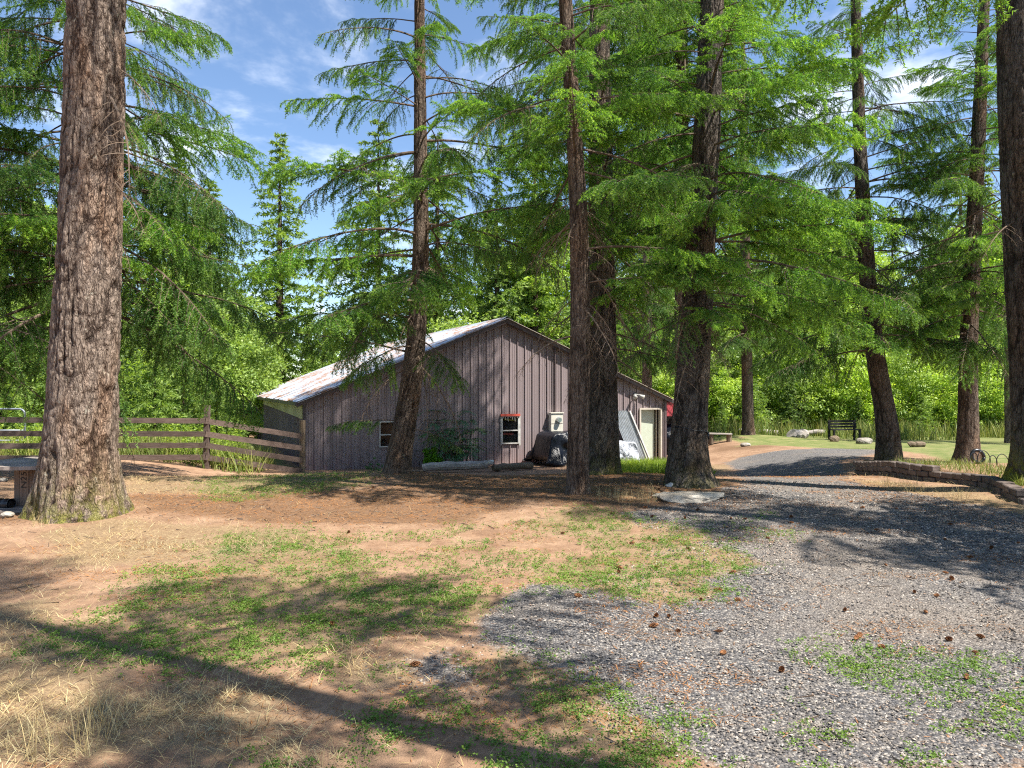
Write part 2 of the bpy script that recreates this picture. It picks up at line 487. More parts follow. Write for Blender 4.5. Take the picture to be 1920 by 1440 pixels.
M_ROOF = NT('weathered_roof_metal')
_v = M_ROOF.coord('Object', (1, 0.5, 1))
_n = M_ROOF.noise(_v, 1.4, 6, 0.65, 0.4); _n2 = M_ROOF.noise(M_ROOF.coord('Object'), 9, 6, 0.75)
_c = M_ROOF.ramp(_n2, [(0.3, (0.40, 0.44, 0.50)), (0.7, (0.60, 0.63, 0.67))])
_f = M_ROOF.math('MULTIPLY', M_ROOF.rng(_n, 0.44, 0.56), M_ROOF.rng(_n2, 0.36, 0.56))
_c = M_ROOF.mix(_f, _c, (0.24, 0.125, 0.065))
M_ROOF.col(_c); M_ROOF.rough(M_ROOF.math('ADD', M_ROOF.math('MULTIPLY', _f, 0.4), 0.42))
M_ROOF.link(M_ROOF.math('MULTIPLY', M_ROOF.math('SUBTRACT', 1.0, _f), 0.35), M_ROOF.b.inputs['Metallic']); M_ROOF = M_ROOF.m

M_GLASS = NT('old_window_glass')
M_GLASS.col((0.012, 0.014, 0.016)); M_GLASS.rough(0.06); M_GLASS.b.inputs['Specular IOR Level'].default_value = 0.6
_tr = M_GLASS.new('ShaderNodeBsdfTransparent'); _mx = M_GLASS.new('ShaderNodeMixShader'); _mx.inputs[0].default_value = 0.55
M_GLASS.link(M_GLASS.b.outputs[0], _mx.inputs[1]); M_GLASS.link(_tr.outputs[0], _mx.inputs[2]); M_GLASS.link(_mx.outputs[0], M_GLASS.out.inputs['Surface']); M_GLASS = M_GLASS.m

def stone_mat(name, stops, scale=3.0):
    m = NT(name)
    n = m.noise(m.coord('Object'), scale * 4, 6, 0.7)
    n2 = m.noise(m.coord('Object'), scale, 3)
    c = m.ramp(n2, stops)
    c = m.mix(1.0, c, m.ramp(n, [(0.25, 0.62), (0.75, 1.25)]), 'MULTIPLY')
    c = m.mix(1.0, c, m.ramp(m.orand(), [(0, 0.8), (1, 1.2)]), 'MULTIPLY')
    m.col(c); m.rough(0.9); m.bump(n, 0.6, 0.02)
    return m.m
M_SLAB = stone_mat('pale_flat_stone', [(0.3, (0.22, 0.185, 0.145)), (0.7, (0.38, 0.35, 0.30))])
M_BLOCK = stone_mat('concrete_wall_block', [(0.3, (0.085, 0.064, 0.054)), (0.7, (0.155, 0.122, 0.104))])
M_CONE = stone_mat('fir_cone_brown', [(0.3, (0.17, 0.065, 0.025)), (0.7, (0.36, 0.165, 0.07))], 20)

M_PEBBLE = NT('gravel_stones')
_r = M_PEBBLE.attr('shade')
_c = M_PEBBLE.ramp(_r, [(0.0, (0.058, 0.056, 0.058)), (0.3, (0.125, 0.117, 0.112)), (0.55, (0.225, 0.200, 0.175)), (0.8, (0.335, 0.285, 0.235)), (0.95, (0.50, 0.46, 0.41)), (1.0, (0.36, 0.21, 0.12))])
_c = M_PEBBLE.mix(1.0, _c, (0.82, 0.80, 0.78), 'MULTIPLY')
M_PEBBLE.col(_c); M_PEBBLE.rough(0.85); M_PEBBLE = M_PEBBLE.m

# ground: dirt, gravel, duff, straw-covered soil and lawn, by painted weights
g = NT('yard_ground')
wp = g.wpos()
n_big = g.noise(wp, 0.45, 4, 0.6); n_mid = g.noise(wp, 2.4, 5, 0.65); n_fin = g.noise(wp, 28, 5, 0.75); n_gr = g.noise(wp, 90, 3, 0.7)
c_dirt = g.ramp(n_mid, [(0.25, (0.220, 0.122, 0.070)), (0.5, (0.35, 0.212, 0.126)), (0.75, (0.46, 0.298, 0.186))])
c_dirt = g.mix(1.0, c_dirt, g.ramp(n_fin, [(0.25, 0.66), (0.5, 0.95), (0.8, 1.22)]), 'MULTIPLY')
vcol = g.voro(wp, 60, 'F1', 'Color'); vd = g.voro(wp, 60, 'F1', 'Distance')
sepv = g.new('ShaderNodeSeparateColor'); g.link(vcol, sepv.inputs[0])
c_gr = g.ramp(sepv.outputs[0], [(0.0, (0.085, 0.082, 0.085)), (0.4, (0.16, 0.15, 0.145)), (0.7, (0.27, 0.24, 0.21)), (1.0, (0.42, 0.38, 0.33))])
c_gr = g.mix(1.0, c_gr, g.ramp(vd, [(0.2, 1.12), (0.75, 0.62)]), 'MULTIPLY')
c_gr = g.mix(g.rng(n_big, 0.42, 0.62, 0.0, 0.45), c_gr, (0.30, 0.235, 0.175))
c_duff = g.ramp(n_fin, [(0.25, (0.075, 0.040, 0.022)), (0.55, (0.19, 0.105, 0.055)), (0.8, (0.33, 0.20, 0.11))])
c_dry = g.ramp(n_fin, [(0.25, (0.145, 0.090, 0.050)), (0.5, (0.29, 0.195, 0.105)), (0.8, (0.45, 0.33, 0.19))])
c_lawn = g.ramp(n_mid, [(0.3, (0.10, 0.145, 0.035)), (0.5, (0.19, 0.205, 0.065)), (0.7, (0.31, 0.26, 0.12))])
c_lawn = g.mix(1.0, c_lawn, g.ramp(n_fin, [(0.25, 0.7), (0.8, 1.25)]), 'MULTIPLY')
c_green = g.ramp(n_fin, [(0.25, (0.06, 0.085, 0.025)), (0.8, (0.17, 0.19, 0.06))])
edge = g.math('MULTIPLY', g.math('SUBTRACT', n_fin, 0.5), 0.75)
edge2 = g.math('MULTIPLY', g.math('SUBTRACT', n_mid, 0.5), 0.9)
def wgt(a, k=1.0, lo=0.30, hi=0.70):
    s = g.math('ADD', g.math('ADD', g.attr(a), g.math('MULTIPLY', edge, k)), g.math('MULTIPLY', edge2, k))
    return g.rng(s, lo, hi)
c = c_dirt
c = g.mix(g.math('MULTIPLY', wgt('dry', 1.8, 0.35, 1.05), 0.9), c, c_dry)
c = g.mix(g.math('MULTIPLY', wgt('duff', 2.0, 0.35, 1.15), 0.85), c, c_duff)
c = g.mix(g.math('MULTIPLY', g.rng(g.noise(wp, 7, 5, 0.7), 0.52, 0.68), 0.35), c, (0.13, 0.08, 0.05))
c = g.mix(g.math('MULTIPLY', wgt('green'), 0.22), c, c_green)
w_gr = wgt('gravel')
c = g.mix(w_gr, c, c_gr)
c = g.mix(wgt('lawn'), c, c_lawn)
c = g.mix(1.0, c, (0.80, 0.82, 0.86), 'MULTIPLY')
g.col(c); g.rough(0.95)
g.b.inputs['Specular IOR Level'].default_value = 0.15
g.bump(g.math('ADD', g.math('MULTIPLY', n_fin, 0.6), g.math('ADD', g.math('MULTIPLY', n_gr, 0.3), g.math('MULTIPLY', g.math('MULTIPLY', vd, w_gr), -0.8))), 0.8, 0.03)
M_GROUND = g.m

# ------------------------------------------------------------------ ground weights (polygons read off the photograph, laid on the terrain)
wallpx = [(1612, 890), (1660, 893), (1720, 901), (1790, 911), (1860, 926), (1925, 950)]
wpts = np.array([G(*p) for p in wallpx])
BED = np.concatenate([wpts, np.array([(10.8, 10.0), (11, 17), (7.4, 17)])])
def bed_h(x, y):
    x = np.asarray(x, float); y = np.asarray(y, float)
    if x.size == 0: return np.zeros_like(x)
    lo = 0.20 - 0.07 * sstep(12.6, 11.2, y)
    return lo * sstep(0.02, 0.14, sdist(BED, x, y)) * (1 - sstep(8.6, 10.2, x)) * (1 - sstep(14.2, 16.2, y))
POLY = {
 'gravel': [GP([(1140, 1440), (1060, 1300), (940, 1250), (870, 1220), (905, 1160), (1000, 1105), (1080, 1100), (1180, 1060), (1200, 1000), (1170, 965), (1290, 935), (1390, 915), (1370, 885), (1345, 868), (1420, 850), (1500, 842), (1640, 838), (1650, 850), (1570, 878), (1590, 905), (1700, 925), (1800, 945), (1920, 965), (2100, 1000), (2600, 1440)]),
            GP([(760, 1250), (830, 1235), (900, 1260), (880, 1290), (790, 1285)])],
 'green': [GP([(60, 1230), (130, 1170), (250, 1115), (300, 1075), (420, 1060), (560, 1045), (650, 1050), (690, 1095), (760, 1105), (905, 1125), (910, 1155), (850, 1190), (760, 1185), (640, 1205), (560, 1235), (430, 1270), (250, 1262), (150, 1255)]),
           GP([(1010, 1065), (1090, 1052), (1170, 1020), (1200, 985), (1310, 985), (1350, 1010), (1440, 1048), (1380, 1070), (1310, 1085), (1345, 1112), (1300, 1142), (1200, 1146), (1100, 1112), (1020, 1095)]),
           GP([(930, 1205), (1010, 1238), (1060, 1265), (1130, 1290), (1190, 1330), (1280, 1361), (1290, 1440), (1130, 1440), (1040, 1350), (1000, 1300), (900, 1250)]),
           GP([(960, 985), (1100, 955), (1185, 975), (1200, 1030), (1120, 1040), (1060, 1005)]),
           GP([(380, 905), (560, 888), (720, 890), (690, 910), (540, 930), (400, 945)]),
           GP([(400, 1005), (560, 995), (660, 1030), (700, 1085), (560, 1050), (410, 1062)]),
           GP([(1220, 870), (1360, 872), (1380, 884), (1250, 893), (1180, 890)])],
 'sparse': [GP([(1500, 1215), (1640, 1200), (1820, 1215), (2050, 1270), (2100, 1440), (1500, 1440), (1540, 1300)]),
            GP([(600, 1000), (1000, 985), (1100, 1100), (900, 1140), (700, 1100)]),
            GP([(560, 1250), (900, 1270), (1150, 1440), (500, 1440)]),
            GP([(1440, 960), (1520, 1020), (1460, 1040), (1400, 985)])],
 'dry': [GP([(40, 1010), (230, 985), (430, 985), (570, 1005), (470, 1045), (300, 1060), (100, 1060)]),
         GP([(-150, 1150), (120, 1120), (260, 1280), (560, 1290), (600, 1440), (-300, 1440)]),
         GP([(620, 1225), (800, 1240), (820, 1290), (640, 1290)]),
         GP([(1110, 925), (1240, 925), (1235, 950), (1110, 955)]),
         GP([(1600, 898), (1750, 915), (1900, 945), (2050, 985), (1900, 975), (1720, 945), (1600, 915)]),
         GP([(225, 890), (560, 893), (640, 915), (400, 930), (225, 925)])],
 'duff': [GP([(740, 898), (960, 890), (1260, 896), (1400, 915), (1420, 950), (1250, 960), (1100, 955), (900, 935), (760, 915)]),
          GP([(1560, 895), (1700, 925), (1830, 955), (2000, 990), (1860, 985), (1690, 950), (1580, 925)]),
          GP([(1320, 835), (1450, 835), (1500, 841), (1340, 850)]),
          GP([(230, 930), (700, 915), (1000, 945), (880, 985), (520, 985), (260, 975)]),
          GP([(-200, 960), (60, 960), (70, 990), (-200, 1010)])],
 'lawn': [np.array([(13, 24), (9.2, 30), (13.5, 44), (60, 46), (60, 16), (14, 16.5), (11.0, 19)]), np.array([(9, 33), (9.5, 43), (16, 44), (16, 37.6)]),
          np.array([(-40, 21.5), (-6.5, 22.5), (-12, 34), (-40, 40)])],
}
def weight(kind, x, y, soft=0.25):
    w = np.zeros(x.shape)
    wob = (fbm(x * 1.1 + 3, y * 1.1 + 8, 3) - 0.44) * 0.9 + (fbm(x * 5 + 3, y * 5, 2) - 0.37) * 0.25
    for p in POLY[kind]:
        s = soft * (1 + np.maximum(0, y - 8) * 0.10)
        w = np.maximum(w, sstep(-s, s, sdist(p, x, y) + wob * (0.5 + y * 0.03)))
    return w
def axis(fine0, fine1, step, lo, hi, grow):
    a = list(np.arange(fine0, fine1 + 1e-6, step)); d = step
    while a[-1] < hi: d *= grow; a.append(a[-1] + d)
    d = step
    while a[0] > lo: d *= grow; a.insert(0, a[0] - d)
    return np.array(a)
gx = axis(-6, 8, 0.06, -420, 420, 1.07)
gy = axis(2.6, 12, 0.06, -60, 600, 1.045)
XX, YY = np.meshgrid(gx, gy)
fx, fy = XX.ravel(), YY.ravel()
near = sstep(60, 30, np.abs(fx)) * sstep(90, 50, fy)
fz = gz(fx, fy) + 0.02 * (fbm(fx * 6, fy * 6, 3) - 0.44) * near * (fy < 25)
nx, ny = len(gx), len(gy)
I = np.arange(nx * ny).reshape(ny, nx)
Q = np.stack([I[:-1, :-1], I[:-1, 1:], I[1:, 1:], I[1:, :-1]], -1).reshape(-1, 4)
ATT = {k: weight(k, fx, fy) for k in ('gravel', 'green', 'dry', 'duff', 'lawn')}
ATT['gravel'] = ATT['gravel'] * (1 - 0.7 * ATT['green'])
far_d = sstep(46, 52, fy)
ATT['lawn'] = np.maximum(ATT['lawn'], far_d)
ground = obj('ground', mk_mesh('ground', np.stack([fx, fy, fz], -1), quads=Q, mats=[M_GROUND], smooth=True, attrs=ATT))
tag(ground, 'yard of bare dirt, dry grass and grey gravel', kind='structure')

# ------------------------------------------------------------------ scatter on the ground
RS = np.random.default_rng(5)
def scatter(n, x0, x1, y0, y1, prob, power=1.0):
    """random ground points, thinner with distance"""
    u = RS.random(n)
    y = y0 + (y1 - y0) * u ** power
    hw = 0.72 * y + 0.6
    x = np.clip((RS.random(n) * 2 - 1) * hw, x0, x1)
    k = RS.random(n) < prob(x, y)
    return x[k], y[k]
def blades(x, y, h, w, lean, tipv, name, mat, label, zoff=0.0, leaf=False):
    n = len(x)
    z = gz(x, y) + zoff
    az = RS.random(n) * 2 * PI; fa = RS.random(n) * 2 * PI
    dx, dy = np.cos(az) * lean * h, np.sin(az) * lean * h
    hz = h * np.sqrt(np.maximum(0.02, 1 - np.minimum(lean, 0.99) ** 2))
    wx, wy = np.cos(fa) * w / 2, np.sin(fa) * w / 2
    B = np.stack([x, y, z], -1); W = np.stack([wx, wy, np.zeros(n)], -1)
    Mv = B + np.stack([dx * 0.47, dy * 0.47, hz * 0.56], -1); Tp = B + np.stack([dx, dy, hz], -1)
    V = np.stack([B - W, B + W, Mv + W * 0.8, Mv - W * 0.8, Tp], 1).reshape(-1, 3)
    b = np.arange(n) * 5
    quads = np.stack([b, b + 1, b + 2, b + 3], -1); tris = np.stack([b + 3, b + 2, b + 4], -1)
    tip = np.repeat(tipv, 5) * np.tile([0.6, 0.6, 0.9, 0.9, 1.1], n)
    o = obj(name, mk_mesh(name, V, tris, quads, [mat], attrs={'tip': np.clip(tip, 0, 1)}))
    return tag(o, label, kind='stuff')

# gravel stones near the camera, real stones; the material carries on beyond
x, y = scatter(260000, -3, 9, 2.9, 13, lambda x, y: np.clip(weight('gravel', x, y) - 0.55 * weight('green', x, y), 0, 1) * np.clip(1.25 - y / 15, 0.2, 1) * (0.45 + 0.55 * sstep(0.36, 0.54, fbm(x * 0.9 + 12, y * 0.5 + 3, 3))), 1.25)
n = len(x)
s = (0.0046 + 0.0065 * RS.random(n) ** 2.4) * (1 + np.maximum(0, y - 5) * 0.09)
oct_v = np.array([(1, 0, 0), (0.1, 1, 0.1), (-1, 0.1, 0), (0, -1, -0.1), (0.1, 0, 0.75), (0, 0.1, -0.7)])
oct_t = np.array([(0, 1, 4), (1, 2, 4), (2, 3, 4), (3, 0, 4), (1, 0, 5), (2, 1, 5), (3, 2, 5), (0, 3, 5)])
ang = RS.random(n) * 2 * PI; ca, sa = np.cos(ang), np.sin(ang)
jit = 1 + (RS.random((n, 6, 3)) - 0.5) * 0.7
tl = (RS.random(n) - 0.5) * 1.0
vv = oct_v[None] * jit * s[:, None, None] * np.array([1.15, 0.85, 0.8])
vz = vv[:, :, 2] + vv[:, :, 0] * tl[:, None]
V = np.stack([x[:, None] + vv[:, :, 0] * ca[:, None] - vv[:, :, 1] * sa[:, None], y[:, None] + vv[:, :, 0] * sa[:, None] + vv[:, :, 1] * ca[:, None],
              (gz(x, y) + s * 0.35)[:, None] + vz], -1).reshape(-1, 3)
T = (oct_t[None] + (np.arange(n) * 6)[:, None, None]).reshape(-1, 3)
o = obj('gravel', mk_mesh('gravel', V, T, mats=[M_PEBBLE], attrs={'shade': np.repeat(RS.random(n), 6)}))
tag(o, 'loose grey and tan crushed gravel on the drive', kind='stuff')

# low green weeds in patches
def p_green(x, y):
    a = weight('green', x, y, 0.3); b = weight('sparse', x, y, 0.3)
    cl = sstep(0.36, 0.54, fbm(x * 2.6 + 50, y * 2.6, 4)) * sstep(0.28, 0.5, fbm(x * 9 + 5, y * 9, 2)); c2 = sstep(0.43, 0.56, fbm(x * 1.9 + 90, y * 1.9 + 4, 4))
    return np.clip(a * (0.18 + 0.82 * cl) + b * c2 * 0.42 * (0.4 + 0.6 * sstep(0.32, 0.5, fbm(x * 8 + 1, y * 8, 2))), 0, 1)
x, y = scatter(230000, -7, 8, 2.8, 15, p_green, 1.35)
WEED_XY = (x, y)
# dry straw, lying and standing
def p_dry(x, y):
    a = weight('dry', x, y, 0.4)
    return np.clip(a * (0.25 + 0.75 * sstep(0.38, 0.52, fbm(x * 1.9 + 7, y * 1.9 + 31, 3))) + 0.035, 0, 1)
x, y = scatter(200000, -8, 10, 2.7, 15, p_dry, 1.35)
k = weight('gravel', x, y) < 0.5; x, y = x[k], y[k]; n = len(x)
blades(x, y, 0.03 + 0.10 * RS.random(n) ** 1.8, 0.0016 + 0.0026 * RS.random(n), 0.75 + 0.24 * RS.random(n) ** 0.5, RS.random(n), 'dry_grass', M_STRAW,
       'dry straw-coloured grass lying flat on the soil', 0.006)
# standing dry stalks: lower left corner, by the slab and along the retaining wall
SP = [GP([(-100, 1270), (120, 1300), (220, 1361), (240, 1440), (-200, 1440)]), GP([(1120, 935), (1235, 930), (1230, 950), (1120, 952)]), GP([(1640, 905), (1900, 955), (1920, 965), (1640, 915)]), GP([(60, 985), (200, 985), (220, 1000), (60, 1000)])]
xs, ys, hs = [], [], []
for p, m_, hh in zip(SP, (700, 420, 700, 380), (0.30, 0.20, 0.22, 0.16)):
    c0, c1 = p.min(0), p.max(0)
    q = RS.random((m_ * 4, 2)) * (c1 - c0) + c0
    q = q[sdist(p, q[:, 0], q[:, 1]) > 0][:m_]
    q = q[sstep(0.3, 0.55, fbm(q[:, 0] * 3.1, q[:, 1] * 3.1, 2)) > RS.random(len(q)) * 0.8]
    xs.append(q[:, 0]); ys.append(q[:, 1]); hs.append(hh * (0.4 + 0.8 * RS.random(len(q))))
x, y, h = map(np.concatenate, (xs, ys, hs)); n = len(x)
blades(x, y, h, 0.0022 + 0.002 * RS.random(n), 0.15 + 0.6 * RS.random(n) ** 1.5, RS.random(n), 'dry_stalks', M_STRAW, 'tall dry grass stalks in tufts at the edges of the yard')
# fallen needles and twigs
def p_duff(x, y): return np.clip(weight('duff', x, y, 0.5) * 0.9 + 0.03 + 0.8 * sstep(0.53, 0.66, fbm(x * 1.2 + 33, y * 2.2 + 70, 4)), 0, 1)
x, y = scatter(170000, -10, 11, 2.8, 18, p_duff, 0.95)
n = len(x)
blades(x, y, (0.025 + 0.05 * RS.random(n)) * (0.7 + y * 0.05), (0.003 + 0.005 * RS.random(n)) * (0.6 + y * 0.06), np.full(n, 0.985), RS.random(n), 'needle_litter', M_DUFF, 'brown fallen fir needles scattered under the trees', 0.004)

# small broken twigs and bark flakes
x, y = scatter(5200, -9, 11, 2.9, 17, lambda x, y: 0.12 + 0.88 * weight('duff', x, y, 0.6) * (1 - 0.7 * weight('gravel', x, y)), 1.0)
n = len(x); az = RS.random(n) * PI; L_ = (0.015 + 0.09 * RS.random(n) ** 3) * (0.8 + 0.03 * y); w_ = (0.0012 + 0.0022 * RS.random(n)) * (0.7 + 0.08 * y)
z = gz(x, y) + 0.006; dx, dy = np.cos(az) * L_, np.sin(az) * L_; sx_, sy_ = -np.sin(az) * w_, np.cos(az) * w_
V = np.stack([np.stack([x - dx - sx_, y - dy - sy_, z], -1), np.stack([x + dx - sx_ * .4, y + dy - sy_ * .4, z + 0.01], -1), np.stack([x + dx * .9, y + dy * .9, z + w_ * 1.6], -1), np.stack([x - dx, y - dy, z + w_ * 1.8], -1), np.stack([x + dx + sx_ * .4, y + dy + sy_ * .4, z], -1), np.stack([x - dx + sx_, y - dy + sy_, z], -1)], 1).reshape(-1, 3)
b = np.arange(n) * 6
tag(obj('twig_litter', mk_mesh('twig_litter', V, quads=np.concatenate([np.stack([b, b + 1, b + 2, b + 3], -1), np.stack([b + 3, b + 2, b + 4, b + 5], -1)]), mats=[M_DEADTWIG])), 'small broken twigs and bark flakes on the ground', kind='stuff')
# tall meadow grass and weeds at the far edges
def rect_pts(n, x0, x1, y0, y1): return x0 + (x1 - x0) * RS.random(n), y0 + (y1 - y0) * RS.random(n)
x, y = rect_pts(30000, 7, 46, 35.2, 47)
k = RS.random(len(x)) < sstep(0.36, 0.55, fbm(x * 0.5 + 3, y * 0.5, 3) + np.clip((y - 41) * 0.05, -0.05, 0.2)); x, y = x[k], y[k]; n = len(x)
blades(x, y, 0.3 + 0.9 * RS.random(n), 0.02 + 0.025 * RS.random(n), 0.1 + 0.45 * RS.random(n), RS.random(n), 'meadow_grass', M_TALLGRASS, 'tall seeding grass along the far edge of the lawn')
x, y = rect_pts(9000, 2.2, 5.6, 20.5, 25.4)
n = len(x)
blades(x, y, 0.08 + 0.25 * RS.random(n), 0.012 + 0.012 * RS.random(n), 0.2 + 0.6 * RS.random(n), 0.3 + 0.7 * RS.random(n), 'verge_grass', M_WEED_T, 'bright rough grass growing before the barn door')
def leafy(name, x, y, h, size, nleaf, mat, label, spread=0.10):
    """upright leafy weeds: each a stem carrying small leaves"""
    n = len(x); z = gz(x, y)
    t = RS.random((n, nleaf)) ** 0.7
    lx = x[:, None] + (RS.random((n, nleaf)) - 0.5) * (spread + 0.30 * h[:, None] * (1.1 - t)); ly = y[:, None] + (RS.random((n, nleaf)) - 0.5) * (spread + 0.30 * h[:, None] * (1.1 - t))
    lz = z[:, None] + h[:, None] * t
    C = np.stack([lx, ly, lz], -1).reshape(-1, 3); m_ = len(C)
    a = RS.normal(size=(m_, 3)); a /= np.linalg.norm(a, axis=1)[:, None]; a[:, 2] *= 0.5
    b = np.cross(a, RS.normal(size=(m_, 3))); b /= np.linalg.norm(b, axis=1)[:, None] + 1e-9
    sz = size * (0.5 + RS.random(m_))[:, None]
    V = np.stack([C - a * sz * 0.5, C + b * sz * 0.28, C + a * sz * 0.5, C - b * sz * 0.28], 1).reshape(-1, 3)
    Qd = np.arange(m_ * 4).reshape(-1, 4)
    return tag(obj(name, mk_mesh(name, V, quads=Qd, mats=[mat], attrs={'tip': np.repeat(np.clip(t.ravel() * 0.7 + 0.4 * RS.random(m_), 0, 1), 4)})), label, kind='stuff')
x, y = WEED_XY
leafy('ground_weeds', x, y, (0.012 + 0.040 * RS.random(len(x)) ** 1.6) * (1 + np.maximum(0, y - 6) * 0.03), 0.0135, 9, M_WEED, 'short green knotweed and grass in patches on the dirt', 0.035)
x, y = rect_pts(2400, -17, -6.6, 20.3, 27)
k = (x < -7.6 - (y - 21.5) * 0.42) & (RS.random(len(x)) < sstep(0.28, 0.5, fbm(x * 0.7, y * 0.7 + 3, 3))); x, y = x[k], y[k]
leafy('fence_weeds', x, y, (0.25 + 0.65 * RS.random(len(x))) * (0.5 + 0.5 * sstep(-7.5, -9.5, x)), 0.075, 40, M_WEED_T, 'bright yellow-green weeds crowding behind the rail fence')
x, y = rect_pts(7000, -18, -7, 19.9, 24)
k = (x < -6.7 - (y - 21.5) * 0.42); x, y = x[k], y[k]; n = len(x)
blades(x, y, 0.25 + 0.6 * RS.random(n), 0.012 + 0.014 * RS.random(n), 0.1 + 0.5 * RS.random(n), RS.random(n), 'pasture_grass', M_TALLGRASS, 'tall pale grass growing through the rail fence')

# ------------------------------------------------------------------ barn
bA = Vector((-6.25, 22.5, 0)); bU = Vector((0.9166, 0.3998, 0)); bN = Vector((0.3998, -0.9166, 0))   # corner, along the front, out of the front
BW, BL, EAVE, RIDGE, BT = 12.98, 16.5, 1.22, 3.86, 6.55
def BP(t, d, z): return bA + bU * t + bN * d + Vector((0, 0, z))      # d > 0 is in front of the gable wall
def roofz(t): return EAVE + (RIDGE - EAVE) * (t / BT if t < BT else (BW - t) / (BW - BT))
barn = thing('metal_barn', 'low brown ribbed-metal barn with gable end and rusty pale roof', 'barn', BP(BT, 0, -1.0))
barn_inv = Matrix.Translation(-barn.location)
def bobj(name, mb, mat, parent=barn, smooth=False):
    mb.V = [tuple(Vector(v) - barn.location) for v in mb.V]
    return mb.build(name, mat, parent, smooth)
PITCH = 0.28
def prof(u):
    """depth of the ribbed sheet at a place along the wall"""
    l = u % PITCH
    if l < 0.040: return 0.042 * min(1, l / 0.006, (0.040 - l) / 0.010)
    for c0 in (0.12, 0.20):
        if abs(l - c0) < 0.014: return 0.011 * (1 - abs(l - c0) / 0.014)
    return 0.0
BREAKS = [0, 0.006, 0.030, 0.040, 0.106, 0.12, 0.134, 0.186, 0.20, 0.214, 0.2799]
def strip(place, u0, u1, zb, zt):
    k0 = math.floor(u0 / PITCH + 1e-6)
    us = sorted({round(u0, 5), round(u1, 5)} | {round(k0 * PITCH + b, 5) for b in BREAKS if u0 < k0 * PITCH + b < u1})
    m = MB(); V = []
    for u in us:
        d = prof(u)
        V.append(place(u, d, zb(u))); V.append(place(u, d, zt(u)))
    m.add(V, [(2 * i, 2 * i + 2, 2 * i + 3, 2 * i + 1) for i in range(len(us) - 1)])
    return m
OPEN = [(2.27, 2.86, -0.30, 0.51), (6.42, 7.05, -0.326, 0.61), (11.87, 12.84, -1.6, 0.817)]
zfoot = -1.55
i = 0
while i * PITCH < BW - 1e-6:
    u0, u1 = i * PITCH, min(BW, (i + 1) * PITCH); i += 1
    cuts = sorted({u0, u1} | {c for o_ in OPEN for c in o_[:2] if u0 + 0.004 < c < u1 - 0.004})
    for a, b in zip(cuts[:-1], cuts[1:]):
        mid = (a + b) / 2
        op = [o_ for o_ in OPEN if o_[0] < mid < o_[1]]
        if not op:
            bobj('wall_panel', strip(BP, a, b, lambda u: zfoot, lambda u: roofz(u) - 0.02), M_WALL)
        else:
            if op[0][2] > -1.4: bobj('wall_panel', strip(BP, a, b, lambda u: zfoot, lambda u: op[0][2]), M_WALL)
            bobj('wall_panel', strip(BP, a, b, lambda u: op[0][3], lambda u: roofz(u) - 0.02), M_WALL)
side = lambda u, d, z: BP(-d, -u, z)
i = 0
while i * PITCH < BL - 1e-6:
    u0, u1 = i * PITCH, min(BL, (i + 1) * PITCH); i += 1
    bobj('side_panel', strip(side, u0, u1, lambda u: zfoot, lambda u: EAVE - 0.02), M_WALL)
# yellowed fibreglass band under the left eave, its lower edge sloping
wv = 0.076
nf = 14; fw = BL / nf
for i in range(nf):
    m = MB(); V = []; k = 0
    u = i * fw + 0.004
    while u < (i + 1) * fw - 0.003:
        d = 0.045 + 0.012 * (1 if (k % 2) else 0)
        low = 0.60 - 0.25 * (u / BL) if u > 1.0 else 0.60
        V.append(side(u, d, EAVE - 0.03)); V.append(side(u, d, EAVE - low)); u += wv / 2; k += 1
    u = (i + 1) * fw - 0.002
    V.append(side(u, 0.045, EAVE - 0.03)); V.append(side(u, 0.045, EAVE - (0.60 - 0.25 * u / BL)))
    m.add(V, [(2 * j, 2 * j + 1, 2 * j + 3, 2 * j + 2) for j in range(len(V) // 2 - 1)])
    bobj('fibreglass_panel', m, M_FIBRE)
# right side and back walls
m = MB(); m.add([BP(BW, 0, zfoot), BP(BW, -BL, zfoot), BP(BW, -BL, EAVE - 0.02), BP(BW, 0, EAVE - 0.02)], [(0, 1, 2, 3)])
bobj('right_wall', m, M_WALL)
m = MB(); m.add([BP(0, -BL, zfoot), BP(BW, -BL, zfoot), BP(BW, -BL, EAVE), BP(BT, -BL, RIDGE - 0.03), BP(0, -BL, EAVE)], [(0, 1, 2, 4)], [(4, 2, 3)])
bobj('rear_wall', m, M_WALL)
m = MB(); m.box((0, 0, 0), (1, 1, 1)); m.V = [BP(0.05 + v[0] * (BW - 0.1), -0.4 - v[1] * (BL - 0.5), -1.3 + 0.1 * v[2]) for v in m.V]
bobj('floor_slab', m, M_DARK)
